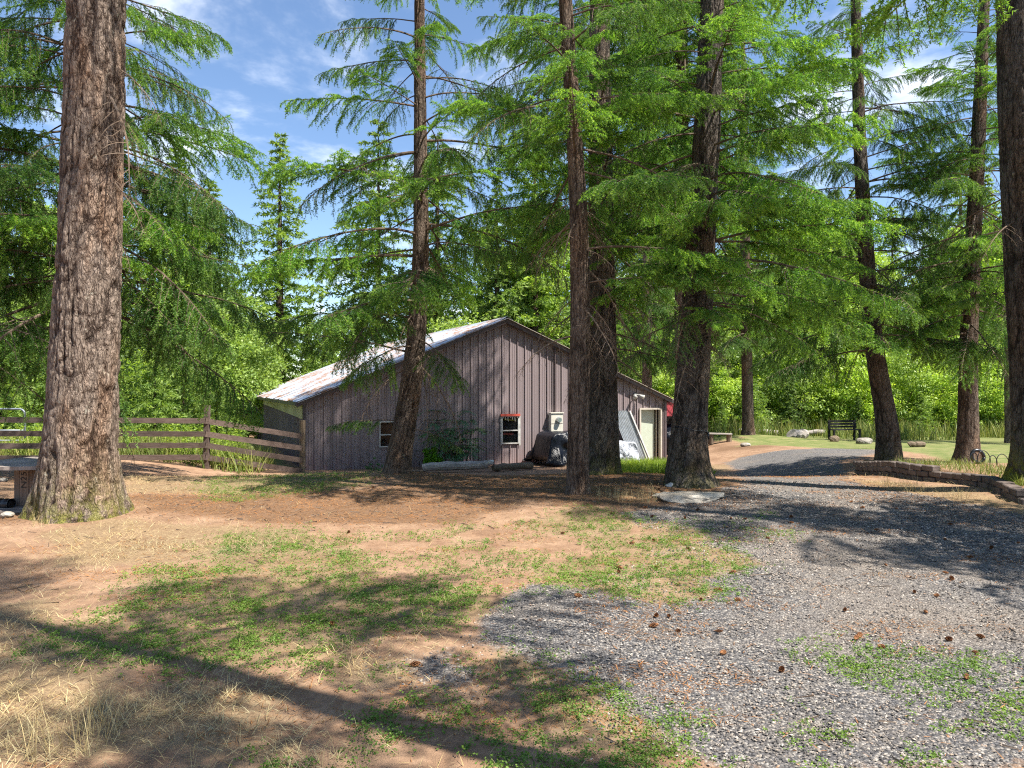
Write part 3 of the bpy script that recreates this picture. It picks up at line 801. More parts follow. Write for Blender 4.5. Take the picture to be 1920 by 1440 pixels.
# roof sheets with ribs running up the slope
ns = 18; front, back = 0.22, -BL - 0.2
for sd in (0, 1):
    te, tr = (-0.28, BT) if sd == 0 else (BW + 0.28, BT)
    slope = (RIDGE - EAVE) / BT
    ze = EAVE - slope * 0.28 + 0.03
    for i in range(ns):
        d0 = front + (back - front) * i / ns; d1 = front + (back - front) * (i + 1) / ns
        m = MB(); V = []; cnt = 9
        for j in range(cnt + 1):
            f = j / cnt; dd = d0 + (d1 - d0) * f
            hgt = (0.028 if j % 3 == 1 else (0.028 if j % 3 == 2 and False else 0.0)) + (0.004 if i % 2 else 0)
            sag = 0.02 * math.sin(i * 1.7 + sd)
            V.append(BP(te + (0.05 * math.sin(i * 2.3) * (1 if sd == 0 else -1)), dd, ze + hgt + sag * 0.5)); V.append(BP((te + tr) / 2, dd, (ze + RIDGE + 0.03) / 2 + hgt)); V.append(BP(tr, dd, RIDGE + 0.03 + hgt))
        Qs = []
        for j in range(cnt):
            for r in (0, 1): Qs.append((3 * j + r, 3 * j + 3 + r, 3 * j + 4 + r, 3 * j + 1 + r))
        m.add(V, Qs)
        bobj('roof_sheet', m, M_ROOF)
    m = MB(); m.bar(BP(te, front - 0.03, ze - 0.085), BP(tr, front - 0.03, RIDGE - 0.055), 0.03, 0.15, up=(0, 0, 1))
    bobj('rake_board', m, M_WALLTRIM)
    m = MB(); m.bar(BP(te, front - 0.06, ze - 0.06), BP(te, back + 0.06, ze - 0.06), 0.03, 0.10)
    bobj('eave_trim', m, M_WALLTRIM)
    m = MB(); m.bar(BP(te + (0.05 if sd == 0 else -0.05), front - 0.05, ze - 0.012), BP(tr, front - 0.05, RIDGE + 0.018), 0.20, 0.012)
    bobj('rake_flashing', m, M_FRAME if sd else M_ROOF)
m = MB(); m.add([BP(BT - 0.2, front + 0.02, RIDGE - 0.03), BP(BT, front + 0.02, RIDGE + 0.085), BP(BT + 0.2, front + 0.02, RIDGE - 0.03), BP(BT - 0.2, back, RIDGE - 0.03), BP(BT, back, RIDGE + 0.085), BP(BT + 0.2, back, RIDGE - 0.03)], [(0, 1, 4, 3), (1, 2, 5, 4)])
bobj('ridge_cap', m, M_ROOF)
m = MB(); m.bar(BP(-0.02, 0.03, zfoot), BP(-0.02, 0.03, EAVE - 0.1), 0.09, 0.09, up=bU); bobj('corner_trim', m, M_WALLTRIM)
m = MB(); m.bar(BP(BW + 0.01, 0.02, zfoot), BP(BW + 0.01, 0.02, EAVE - 0.1), 0.10, 0.10, up=bU); bobj('corner_trim', m, M_WALLTRIM)
# windows
def window(t0, t1, z0, z1, red):
    fr = MB(); w = 0.034
    for a, b in (((t0 + w / 2, z0), (t0 + w / 2, z1)), ((t1 - w / 2, z0), (t1 - w / 2, z1))): fr.bar(BP(a[0], 0.03, a[1]), BP(b[0], 0.03, b[1]), w, 0.08, up=bN)
    for zz in (z0 + w / 2, z1 - w / 2): fr.bar(BP(t0 + w, 0.03, zz), BP(t1 - w, 0.03, zz), 0.08, w)
    win = bobj('window', fr, M_WHITE)
    m = MB(); zm = z0 + (z1 - z0) * 0.48; m.bar(BP(t0 + w, 0.028, zm), BP(t1 - w, 0.028, zm), 0.06, 0.035); bobj('sash_bar', m, M_WHITE, win)
    for a, b in ((z0 + w, zm - 0.018), (zm + 0.018, z1 - w)):
        m = MB(); m.add([BP(t0 + w, 0.012, a), BP(t1 - w, 0.012, a), BP(t1 - w, 0.012, b), BP(t0 + w, 0.012, b)], [(0, 1, 2, 3)]); bobj('pane', m, M_GLASS, win)
    m = MB(); m.box((0, 0, 0), (1, 1, 1)); m.V = [BP(t0 - 0.2 + v[0] * (t1 - t0 + 0.4), -0.3 - 0.05 * v[1], z0 - 0.2 + v[2] * (z1 - z0 + 0.4)) for v in m.V]
    bobj('dark_backing', m, M_DARK, win)  # near-black sheet behind the panes; the unlit interior is in its colour
    if red:
        m = MB(); m.bar(BP(t0 - 0.05, 0.07, z1 + 0.035), BP(t1 + 0.03, 0.07, z1 + 0.03), 0.07, 0.075); bobj('head_trim', m, M_RED, win)
        for k in range(7):
            m = MB(); tt = t0 + 0.04 + k * 0.085; m.bar(BP(tt, 0.082, z1 - 0.002), BP(tt + 0.01, 0.082, z1 - 0.06 - 0.06 * ((k * 7) % 3)), 0.012, 0.012, up=bN); bobj('paint_drip', m, M_WHITE, win)
        m = MB(); m.bar(BP(t0 + 0.12, -0.04, z1 - 0.11), BP(t1 - 0.06, -0.04, z1 - 0.16), 0.02, 0.05); bobj('yellow_strip', m, M_YELLOW, win)
        m = MB(); m.bar(BP(t0 + 0.06, -0.04, zm - 0.11), BP(t1 - 0.16, -0.04, zm - 0.13), 0.02, 0.07); bobj('red_strip', m, M_RED, win)
        m = MB(); m.bar(BP(t1 + 0.03, 0.055, z0 - 0.06), BP(t1 + 0.03, 0.055, z1), 0.05, 0.02, up=bN); bobj('caulk_bead', m, M_WHITE, win)
        m = MB(); m.bar(BP(t0 - 0.025, 0.055, z0 - 0.02), BP(t0 - 0.025, 0.055, z1), 0.035, 0.02, up=bN); bobj('caulk_bead', m, M_WHITE, win)
    return win
window(*OPEN[0], False); window(*OPEN[1], True)
# door, its frame and the small gap on the hinge side
t0, t1, z0, z1 = OPEN[2]
fr = MB()
for tt in (t0 + 0.03, t1 - 0.03): fr.bar(BP(tt, -0.02, z0), BP(tt, -0.02, z1), 0.06, 0.16, up=bN)
fr.bar(BP(t0 + 0.06, -0.02, z1 - 0.03), BP(t1 - 0.06, -0.02, z1 - 0.03), 0.16, 0.06)
dr = bobj('door', fr, M_FRAME)
m = MB(); m.bar(BP(t0 + 0.02, -0.13, z0 + 0.02), BP(t1 - 0.16, -0.13, z0 + 0.02), 0.045, 0.02); m = MB()
m.hexa([BP(t0 + 0.062, -0.15, z0), BP(t1 - 0.17, -0.19, z0), BP(t1 - 0.17, -0.235, z0), BP(t0 + 0.062, -0.195, z0), BP(t0 + 0.062, -0.15, z1 - 0.065), BP(t1 - 0.17, -0.19, z1 - 0.065), BP(t1 - 0.17, -0.235, z1 - 0.065), BP(t0 + 0.062, -0.195, z1 - 0.065)])
bobj('door_leaf', m, M_DOOR, dr)
m = MB(); m.bar(BP(t1 - 0.135, -0.12, z0), BP(t1 - 0.135, -0.12, z1 - 0.065), 0.02, 0.06, up=bN); bobj('door_edge', m, M_FRAME, dr)
m = MB(); m.box((0, 0, 0), (1, 1, 1)); m.V = [BP(t0 - 0.1 + v[0] * (t1 - t0 + 0.2), -0.45 - 0.05 * v[1], z0 + v[2] * (z1 - z0)) for v in m.V]; bobj('dark_doorway_sheet', m, M_DARK, dr)  # near-black sheet put where there is only dark behind the door

# electric meter box
mt = thing('electric_meter', 'cream electric meter box with round glass meter on the barn wall', 'meter', BP(8.4, 0.03, -0.01))
def lobj(name, mb, mat, parent, smooth=False):
    mb.V = [tuple(Vector(v) - parent.location) for v in mb.V]
    return mb.build(name, mat, parent, smooth)
m = MB(); m.box((0, 0, 0), (1, 1, 1)); m.V = [BP(8.17 + v[0] * 0.47, 0.036 + 0.20 * v[1], -0.01 + v[2] * 0.69) for v in m.V]; bevel(lobj('meter_cabinet', m, M_METER, mt), 0.012)
m = MB(); m.box((0, 0, 0), (1, 1, 1)); m.V = [BP(8.15 + v[0] * 0.51, 0.034 + 0.23 * v[1], 0.682 + v[2] * 0.03) for v in m.V]; lobj('meter_lid', m, M_METER, mt)
m = MB(); m.tube([BP(8.45, 0.238, 0.46), BP(8.45, 0.30, 0.46), BP(8.45, 0.36, 0.46)], [0.10, 0.10, 0.085], 16); lobj('meter_glass', m, M_STEEL, mt)
m = MB(); m.tube([BP(8.45, 0.361, 0.46), BP(8.45, 0.365, 0.46)], [0.06, 0.06], 12); lobj('meter_dial', m, M_GREENISH, mt)
m = MB(); m.box((0, 0, 0), (1, 1, 1)); m.V = [BP(8.19 + v[0] * 0.43, 0.2362 + 0.006 * v[1], 0.325 + v[2] * 0.012) for v in m.V]; lobj('panel_seam', m, M_WALLTRIM, mt)
m = MB(); m.tube([BP(8.4, 0.10, 0.72), BP(8.4, 0.10, roofz(8.4) - 0.05)], 0.022, 8); lobj('conduit', m, M_WALLTRIM, mt)
# twin floodlight
fl = thing('floodlight', 'white twin floodlight fixed high on the barn wall above the door', 'light', BP(11.68, 0.03, 1.29))
m = MB(); m.tube([BP(11.68, 0.035, 1.30), BP(11.68, 0.075, 1.30)], 0.07, 12); lobj('wall_plate', m, M_WHITE, fl)
for s_ in (-1, 1):
    m = MB(); m.tube([BP(11.68, 0.075, 1.30), BP(11.68 + s_ * 0.07, 0.14, 1.30), BP(11.68 + s_ * 0.11, 0.18, 1.27)], 0.018, 6); hd = lobj('lamp_arm', m, M_WHITE, fl)
    m = MB(); a = BP(11.68 + s_ * 0.11, 0.18, 1.28); d = (bN * 0.75 + bU * s_ * 0.35 + Vector((0, 0, -0.35))).normalized()
    m.tube([a - d * 0.03, a + d * 0.05, a + d * 0.17], [0.035, 0.05, 0.085], 12); lobj('lamp_head', m, M_WHITE, fl, True)

# tarp over a pile on a pallet, in front of the wall
pal = thing('wooden_pallet', 'grey wooden pallet under the black tarp beside the barn', 'pallet', (*BP(8.9, 1.0, 0).xy, gzs(*BP(8.9, 1.0, 0).xy)))
pz = pal.location.z + 0.02
for d in (0.45, 1.0, 1.55):
    m = MB(); m.bar(BP(7.75, d, pz + 0.05), BP(10.6, d, pz + 0.05), 0.09, 0.09); lobj('pallet_stringer', m, M_OLDLOG, pal)
for k in range(14):
    tt = 7.8 + k * 0.21
    m = MB(); m.bar(BP(tt, 0.40, pz + 0.106), BP(tt, 1.62, pz + 0.106), 0.13, 0.02); lobj('deck_board', m, M_OLDLOG, pal)
tp = thing('covered_pile', 'pile draped in shiny black plastic tarp against the barn wall', 'tarp', (*BP(9.0, 1.0, 0).xy, pz + 0.12))
def drape(t0, t1, d0, d1, ztop, zlow, seed, arch):
    nu, nv = 72, 56
    U, Vv = np.meshgrid(np.linspace(0, 1, nu), np.linspace(0, 1, nv))
    # v runs over: back hem -> top -> front hem
    ang = (Vv - 0.5) * 2
    dd = (d0 + d1) / 2 + (d1 - d0) / 2 * np.sign(ang) * np.minimum(1, np.abs(ang) / 0.42) ** 0.9
    fall = np.clip((np.abs(ang) - 0.42) / 0.58, 0, 1)
    tt = t0 + (t1 - t0) * U
    endf = np.minimum(1, np.minimum(U, 1 - U) / 0.16)
    top = ztop + 0.10 * (fbm(tt * 1.3 + seed, dd * 1.3, 3) - 0.44) - 0.30 * (1 - endf) ** 2
    hem = zlow + arch * np.exp(-((tt - (t0 + 0.9)) / 0.55) ** 2) + 0.10 * np.sin(tt * 5 + seed)
    z = top * (1 - fall) + hem * fall
    folds = (np.sin(tt * 8 - 5.5 * fall + 4 * fbm(tt * 1.6, fall * 1.5 + seed, 2)) * 0.085 + (fbm(tt * 5 + seed, fall * 1.6, 3) - 0.44) * 0.30) * np.sqrt(fall + 0.02)
    dd = dd + np.sign(ang) * (folds + 0.26 * fall)
    tt = t0 + (t1 - t0) * U + np.where(U < 0.1, -0.30, 0.0) * fall * (1 - U / 0.1)
    z = z + 0.03 * (fbm(tt * 5, dd * 5 + seed, 3) - 0.44)
    zend = np.clip((0.06 - np.minimum(U, 1 - U)) / 0.06, 0, 1)
    z = z - zend ** 1.5 * (z - (hem + 0.02)) * 0.92
    pts = [BP(float(a), float(b), float(c_)) for a, b, c_ in zip(tt.ravel(), dd.ravel(), z.ravel())]
    Ix = np.arange(nu * nv).reshape(nv, nu)
    return pts, np.stack([Ix[:-1, :-1], Ix[:-1, 1:], Ix[1:, 1:], Ix[1:, :-1]], -1).reshape(-1, 4)
pts, Qd = drape(7.45, 10.1, 0.30, 1.45, 0.08, -0.98, 3.0, 0.34)
tob = obj('tarp_sheet', mk_mesh('tarp_sheet', [tuple(p - tp.location) for p in pts], quads=Qd, mats=[M_TARP], smooth=True), tp)
tob.modifiers.new('thick', 'SOLIDIFY').thickness = 0.008
m = MB(); m.box((0, 0, 0), (1, 1, 1)); m.V = [BP(7.75 + v[0] * 2.0, 0.45 + 0.9 * v[1], pz + 0.12 + v[2] * 0.75) for v in m.V]; lobj('stacked_goods', m, M_DARK, tp)
tp2 = thing('silver_tarp_heap', 'crumpled silver-grey tarp heap beside the leaning metal sheets', 'tarp', (*BP(10.4, 1.0, 0).xy, gzs(*BP(10.4, 1.0, 0).xy)))
pts, Qd = drape(9.95, 11.05, 0.35, 1.2, -0.30, -1.05, 9.0, 0.0)
obj('tarp_sheet', mk_mesh('tarp_sheet', [tuple(p - tp2.location) for p in pts], quads=Qd, mats=[M_SILVER], smooth=True), tp2)
# corrugated sheets leaning on the wall
for k in range(3):
    base_t = 10.62 + 0.06 * k; dz = gzs(*BP(10.9, 0.7, 0).xy)
    m = MB(); V = []; nn = 36
    for j in range(nn + 1):
        f = j / nn; off = 0.012 * math.cos(f * nn * PI / 2)
        a = BP(base_t + 0.55 + f * 0.60, 0.62 - 0.05 * k + off, dz - 0.02); b = BP(base_t + 0.05 + f * 0.60, 0.08 + 0.012 * (2 - k) + off, 0.74 - 0.03 * k)
        V += [a, b]
    m.add(V, [(2 * j, 2 * j + 2, 2 * j + 3, 2 * j + 1) for j in range(nn)])
    o = tag(m.build('metal_sheet', M_STEEL), ['corrugated metal sheet leaning on the barn, backmost of three', 'corrugated metal sheet leaning on the barn, middle of three', 'corrugated metal sheet leaning on the barn, outermost of three'][2 - k], 'sheet', 'corrugated sheets leaning on the barn')
m = MB(); m.bar(BP(11.92, 0.66, gzs(*BP(11.9, .66, 0).xy)), BP(11.38, 0.13, 0.72), 0.05, 0.09, up=bN)
tag(m.build('white_board', M_WHITE), 'narrow white board leaning beside the corrugated sheets', 'board')
# log and timber edging before the barn
def lying_log(name, label, p, q, r, mat, cat='log', seed=0):
    rr = random.Random(seed); pts = []; rad = []
    for k in range(9):
        f = k / 8; v = Vector(p).lerp(Vector(q), f)
        pts.append(v + Vector((rr.uniform(-.1, .1) * r, rr.uniform(-.1, .1) * r, rr.uniform(-.25, .2) * r))); rad.append(r * rr.uniform(0.86, 1.08))
    m = MB(); m.tube(pts, rad, 10)
    return tag(m.build(name, mat, smooth=False), label, cat)
def gp3(x, y, dz=0): return Vector((x, y, gzs(x, y) + dz))
lying_log('weathered_log', 'long weathered grey log lying along the foot of the barn wall', gp3(-2.6, 21.6, 0.16), gp3(-0.72, 21.9, 0.22), 0.13, M_OLDLOG, seed=2)
lying_log('weathered_log', 'short dark broken log lying below the red-headed window', gp3(-0.55, 21.9, 0.14), gp3(0.6, 22.6, 0.12), 0.10, M_POSTW, seed=3)
m = MB(); m.bar(gp3(-4.3, 19.7, 0.05), gp3(-2.4, 20.2, 0.10), 0.14, 0.10); tag(m.build('timber_edging', M_POSTW), 'squared timber edging half buried behind the leaning trunk', 'timber')
m = MB(); rr = random.Random(4); cpt = gp3(-0.66, 21.72, 0.33)
V = [cpt + Vector((rr.uniform(-.16, .16), rr.uniform(-.08, .08), rr.uniform(-.14, .06))) for _ in range(14)]
ragm = bpy.data.meshes.new('rag')
import bmesh
bm = bmesh.new(); [bm.verts.new(v - cpt) for v in V]; bmesh.ops.convex_hull(bm, input=bm.verts); bm.to_mesh(ragm); bm.free(); ragm.materials.append(M_WHITE)
tag(obj('rag', ragm, None, cpt), 'pale blue-white rag on the end of the weathered log', 'rag')

# ------------------------------------------------------------------ rail fence, gate
fe = thing('rail_fence', 'four-rail brown board fence meeting the corner of the barn', 'fence', gp3(-8.19, 20.0))
F0 = [(P(-260, y_, 18.4)) for y_ in (785.5, 812, 837, 860)]; F1 = [P(387, y_, 20.0) for y_ in (789, 813.5, 834.5, 857)]; F2 = [P(568, y_, 21.75) for y_ in (818, 840, 862.5, 883)]
for a, b in zip(F0, F1):
    mid = a.lerp(b, 0.52)
    for p_, q_ in ((a, mid - Vector((0.004, 0, 0))), (mid + Vector((0.004, 0, 0.006)), b)):
        m = MB(); m.bar(p_ + Vector((0, -0.09, 0)), q_ + Vector((0, -0.09, 0)), 0.035, 0.14); lobj('rail', m, M_RAIL, fe)
for a, b in zip(F1, F2):
    m = MB(); m.bar(a + Vector((0.01, -0.09, 0)), b + Vector((0, -0.09, 0)), 0.035, 0.145); lobj('rail', m, M_RAIL, fe)
for p_, tp_, sz in ((F1[0], P(387, 760, 20).z, 0.13), (F0[0].lerp(F1[0], 0.52), 0.95, 0.13), (F0[0].lerp(F1[0], 0.05), 0.95, 0.13)):
    m = MB(); gzz = gzs(p_.x, p_.y); m.bar((p_.x, p_.y, gzz - 0.3), (p_.x + 0.02, p_.y, tp_), sz, sz); lobj('post', m, M_RAIL, fe)
p_ = F2[0]; m = MB(); m.tube([(p_.x - 0.02, p_.y + 0.02, gzs(p_.x, p_.y) - 0.3), (p_.x - 0.02, p_.y + 0.02, P(563, 788, 21.8).z)], 0.085, 10); lobj('end_post', m, M_POSTW, fe)
ga = thing('tube_gate', 'grey tubular metal farm gate with rounded corner behind the fence', 'gate', gp3(-14.6, 21.2))
gx1, gyy = P(47, 0, 21.2).x, 21.2; zt_, zb_ = P(0, 767, 21.2).z, P(0, 858, 21.2).z; gx0 = gx1 - 3.2; rc = 0.16
arc = [(gx1 - rc + rc * math.sin(a), gyy, zt_ - rc + rc * math.cos(a)) for a in [k * PI / 12 for k in range(7)]]
arc2 = [(gx0 + rc - rc * math.sin(a), gyy, zt_ - rc + rc * math.cos(a)) for a in [k * PI / 12 for k in range(7)]][::-1]
m = MB(); m.tube([(gx0, gyy, zb_ - 0.1)] + arc2 + arc + [(gx1, gyy, zb_ - 0.1)], 0.028, 8); lobj('gate_frame', m, M_GATE, ga, True)
for y_ in (807, 826, 841, 857):
    zz = P(0, y_, 21.2).z; m = MB(); m.tube([(gx0 + 0.03, gyy, zz), (gx1 - 0.03, gyy, zz)], 0.02, 8); lobj('gate_bar', m, M_GATE, ga, True)
m = MB(); m.bar((gx1 - 1.1, gyy - 0.03, zb_), (gx1 - 1.1, gyy - 0.03, zt_), 0.05, 0.02, up=(0, 1, 0)); lobj('gate_stay', m, M_GATE, ga)

# ------------------------------------------------------------------ cable spool used as a table, drain pipe
sc_ = P(88, 0, 9.75); sx, sy = sc_.x, sc_.y; sg = gzs(sx, sy); stop = P(0, 864, 9.75).z
sp = thing('cable_spool', 'upturned wooden cable spool table behind the big trunk', 'spool', (sx, sy, sg))
R = 0.72
for zz, nm in ((stop - sg - 0.045, 'top_plank'), (0.0, 'base_plank')):
    npk = 7; wdt = 2 * R / npk
    for k in range(npk):
        ya, yb = -R + k * wdt + 0.004, -R + (k + 1) * wdt - 0.004
        pl = []
        for q in range(9): yy = ya + (yb - ya) * q / 8; pl.append((math.sqrt(max(0, R * R - yy * yy)), yy))
        for q in range(9): yy = yb - (yb - ya) * q / 8; pl.append((-math.sqrt(max(0, R * R - yy * yy)), yy))
        m = MB(); m.prism(pl, zz + 0.004 * (k % 2), zz + 0.045 + 0.004 * ((k * 3) % 2)); mo = m.build(nm, M_SPOOL, sp)
r2 = 0.36; nst = 16
for k in range(nst):
    a0, a1 = 2 * PI * (k + 0.03) / nst, 2 * PI * (k + 0.97) / nst
    pl = [(r2 * math.cos(a0), r2 * math.sin(a0)), (r2 * math.cos(a1), r2 * math.sin(a1)), ((r2 - 0.03) * math.cos(a1), (r2 - 0.03) * math.sin(a1)), ((r2 - 0.03) * math.cos(a0), (r2 - 0.03) * math.sin(a0))]
    m = MB(); m.prism(pl, 0.052, stop - sg - 0.048); st = m.build('stave', M_STAVE, sp)
    am = (a0 + a1) / 2
    if k == 11:
        cu = bpy.data.curves.new('lettering', 'FONT'); cu.body = 'N25X'; cu.size = 0.12; cu.extrude = 0.001; cu.align_x = 'CENTER'; cu.align_y = 'CENTER'
        cu.materials.append(M_INK)
        tmp = bpy.data.objects.new('tmp', cu); lme = bpy.data.meshes.new_from_object(tmp); bpy.data.objects.remove(tmp)
        t = obj('lettering', lme, st)
        rad = r2 * math.cos(PI / nst) + 0.003
        t.matrix_local = Matrix.Translation((rad * math.cos(am), rad * math.sin(am), (stop - sg) * 0.72)) @ Matrix.Rotation(am + PI / 2, 4, 'Z') @ Matrix.Rotation(PI / 2, 4, 'X') @ Matrix.Rotation(PI / 2, 4, 'Z')
pa = P(22, 952, 9.3); pb = P(-120, 948, 9.5); m = MB(); pts = []; rad = []
for k in range(41):
    f = k / 40; pts.append(pb.lerp(pa, f)); rad.append(0.062 + (0.012 if (k % 3) else 0))
zz = gzs(pa.x, pa.y) + 0.076
pts = [(p[0], p[1], zz + 0.004) for p in pts]
m.tube(pts, rad, 14, cap=False); m.tube([pts[-1], (pts[-1][0] - 0.02, pts[-1][1], zz)], [0.05, 0.05], 14)
tag(m.build('drain_pipe', M_BLACKP), 'black corrugated drain pipe lying beside the cable spool', 'pipe')

# ------------------------------------------------------------------ stones, retaining wall, garden edge
def rock(name, label, loc, dims, mat, seed, cat='stone', flat=False):
    me = bpy.data.meshes.new(name); bm = bmesh.new(); bmesh.ops.create_icosphere(bm, subdivisions=4, radius=1)
    rr = np.random.default_rng(seed); ofs = rr.random(3) * 50
    for v in bm.verts:
        c = v.co; n_ = float(fbm(np.array([c.x * 1.2 + ofs[0] + c.z]), np.array([c.y * 1.2 + ofs[1] - c.z * 0.7]), 4)[0]) - 0.44
        k = 1 + (1.5 if flat else 0.5) * n_
        if flat: k *= 1 + 0.10 * math.sin(3 * math.atan2(c.y, c.x) + 1) + 0.07 * math.sin(5 * math.atan2(c.y, c.x))
        zc = c.z * k
        if flat: zc = math.copysign(min(abs(zc), 0.62) + 0.06 * n_, zc)
        v.co = Vector((c.x * k * dims[0], c.y * k * dims[1], zc * dims[2]))
    bm.to_mesh(me); bm.free(); me.materials.append(mat)
    return tag(obj(name, me, None, loc), label, cat)
sl = G(1292, 940); rock('flat_stone', 'large flat pale stone slab lying before the strapped trunk', gp3(sl[0], sl[1] , 0.03), (0.44, 0.26, 0.085), M_SLAB, 3, flat=True)
sl = G(1262, 920); rock('small_stone', 'small white stone beside the flat slab', gp3(sl[0], sl[1], 0.02), (0.11, 0.07, 0.05), M_WHITE, 4)
sl = G(14, 982); rock('small_stone', 'pale grey stone by the drain pipe', gp3(sl[0], sl[1], 0.03), (0.07, 0.06, 0.035), M_SLAB, 5)
sl = G(1398, 837); rock('small_stone', 'pale stone on the needle mound of the far reddish trunk', gp3(sl[0], sl[1], 0.05), (0.22, 0.16, 0.10), M_SLAB, 6)
sl = G(12, 905); rock('small_stone', 'white stone lying under the cable spool', gp3(sl[0] - 0.05, sl[1], 0.03), (0.07, 0.05, 0.04), M_SLAB, 8)

seg = np.concatenate([[0], np.cumsum(np.linalg.norm(np.diff(wpts, axis=0), axis=1))])
rw = thing('retaining_wall', 'low curved retaining wall of brown concrete blocks beside the gravel', 'wall', gp3(*wpts[0]))
def wat(s): return np.array([np.interp(s, seg, wpts[:, 0]), np.interp(s, seg, wpts[:, 1])])
blk = MB(); blk.hexa([(-.138, -.09, 0), (.138, -.09, 0), (.11, .09, 0), (-.11, .09, 0), (-.138, -.09, .094), (.138, -.09, .094), (.11, .09, .094), (-.11, .09, .094)])
blk_me = blk.mesh('block', M_BLOCK)
rr = random.Random(5)
for c_ in range(3):
    s = 0.15 * (c_ % 2)
    smax = seg[-1] if c_ < 2 else seg[-1] * 0.62
    while s < smax:
        a = wat(s); b = wat(min(s + 0.05, seg[-1] - 1e-3)); a2 = wat(max(0, s - 0.05)); d = b - a2
        o = obj('block', blk_me, rw); zz = gzs(*a)
        o.location = Vector((a[0] + rr.uniform(-.012, .012), a[1] + 0.03 * c_ + rr.uniform(-.012, .012), zz - 0.02 + 0.098 * c_)) - rw.location
        o.rotation_euler = (rr.uniform(-.04, .04), rr.uniform(-.05, .05), math.atan2(d[1], d[0]) + rr.uniform(-.05, .05)); bevel(o, 0.012)
        s += 0.285
n = 2600; sB = RS.random(n) * seg[-1]; qB = RS.random(n) * 1.6 + 0.1
aB = np.stack([np.interp(sB, seg, wpts[:, 0]), np.interp(sB, seg, wpts[:, 1])], -1)
x = aB[:, 0] + qB * 0.85; y = aB[:, 1] + qB * 0.5
blades(x, y, 0.06 + 0.16 * RS.random(n), 0.006 + 0.006 * RS.random(n), 0.2 + 0.6 * RS.random(n), RS.random(n), 'bed_grass', M_TALLGRASS, 'rough green and straw grass in the raised bed', 0.0)
ta = G(1622, 870); tb = G(1835, 884)
m = MB(); m.bar(gp3(ta[0], ta[1], 0.06), gp3(tb[0], tb[1], 0.06), 0.09, 0.05); tag(m.build('edging_board', M_PALEW), 'long pale orange edging board along the raised bed', 'board')
hp = thing('hoop_border', 'black wire hoop garden border in the raised bed', 'border', gp3(*G(1860, 890)))
for k, px in enumerate((1826, 1845, 1862, 1880, 1898)):
    b_ = G(px, 890); r_ = 0.16 if k % 2 else 0.11
    pts = [gp3(b_[0] + r_ * math.cos(a), b_[1] + 0.05 * math.cos(a), 0.10 + 0.02 + (r_ * 1.25) * math.sin(a)) for a in [PI * q / 14 for q in range(15)]]
    pts = [pts[0] - Vector((0, 0, 0.14))] + pts + [pts[-1] - Vector((0, 0, 0.14))]
    m = MB(); m.tube(pts, 0.008, 6); lobj('hoop', m, M_BLACKP, hp)
b_ = G(1845, 891); m = MB()
m.tube([gp3(b_[0] + 0.12 * math.cos(a), b_[1] + 0.2, 0.2 + 0.12 * math.sin(a)) for a in [2 * PI * q / 20 for q in range(21)]], 0.035, 8)
tag(m.build('rubber_ring', M_BLACKP, smooth=True), 'thick black rubber ring standing among the wire hoops', 'ring')
for k, (p0, p1) in enumerate((((1838, 874), (1856, 886)), ((1851, 872), (1862, 888)))):
    a, b = P(*p0, 14.2), P(*p1, 13.9); m = MB(); m.tube([a, b], 0.012, 6)
    tag(m.build('tool_handle', M_PALEW), ['pale wooden tool handle leaning on the rubber ring', 'steeper wooden tool handle leaning across the rubber ring'][k], 'handle')

# ------------------------------------------------------------------ far yard: red shed, logs, bench
sh = thing('red_roof_shed', 'open woodshed with red metal roof behind the barn', 'shed', gp3(7.6, 33))
g0 = sh.location.z; zr = P(0, 764, 32).z
for px_, py_ in ((6.3, 32), (8.0, 32), (6.3, 34.2), (8.0, 34.2)):
    m = MB(); m.bar((px_, py_, g0 - 0.2), (px_, py_, zr - 0.12), 0.10, 0.10); lobj('post', m, M_DARKW, sh)
for k in range(6):
    xa = 6.05 + k * 0.36
    m = MB(); m.add([(xa, 31.6, zr - 0.36), (xa + 0.05, 31.6, zr - 0.31), (xa + 0.10, 31.6, zr - 0.36), (xa + 0.357, 31.6, zr - 0.36), (xa, 34.6, zr + 0.25), (xa + 0.05, 34.6, zr + 0.30), (xa + 0.10, 34.6, zr + 0.25), (xa + 0.357, 34.6, zr + 0.25)], [(0, 1, 5, 4), (1, 2, 6, 5), (2, 3, 7, 6)])
    lobj('roof_sheet', m, M_REDROOF, sh)
m = MB(); m.bar((6.1, 31.75, zr - 0.42), (8.15, 31.75, zr - 0.42), 0.05, 0.12); lobj('roof_beam', m, M_DARKW, sh)
for zz in (0.25, 0.7, 1.15):
    m = MB(); m.bar((6.2, 34.2, g0 + zz), (8.1, 34.2, g0 + zz), 0.03, 0.33); lobj('back_board', m, M_DARKW, sh)
pts = []
bm = bmesh.new(); bmesh.ops.create_icosphere(bm, subdivisions=4, radius=1)
for v in bm.verts:
    c = v.co; n_ = float(fbm(np.array([c.x * 2.2 + 9 + c.z]), np.array([c.y * 2.2 + c.z * 1.5]), 4)[0]) - 0.44
    v.co = Vector((c.x * 0.95 * (1 + n_), c.y * 0.6 * (1 + n_), max(-0.4, c.z * 0.62 * (1 + 1.1 * n_))))
me = bpy.data.meshes.new('tarp_bundle'); bm.to_mesh(me); bm.free(); me.materials.append(M_TARP); me.shade_smooth()
tag(obj('tarp_bundle', me, None, (6.95, 31.9, g0 + 0.42)), 'lumpy black tarp bundle under the red-roofed shed', 'tarp')
def gl(px, py): q = G(px, py); return q
a = gl(1492, 824); lying_log('cut_log', 'short pale cut log lying end-on at the edge of the lawn', gp3(a[0] - .25, a[1], 0.20), gp3(a[0] + 0.55, a[1] + 0.25, 0.20), 0.24, M_OLDLOG, seed=5)
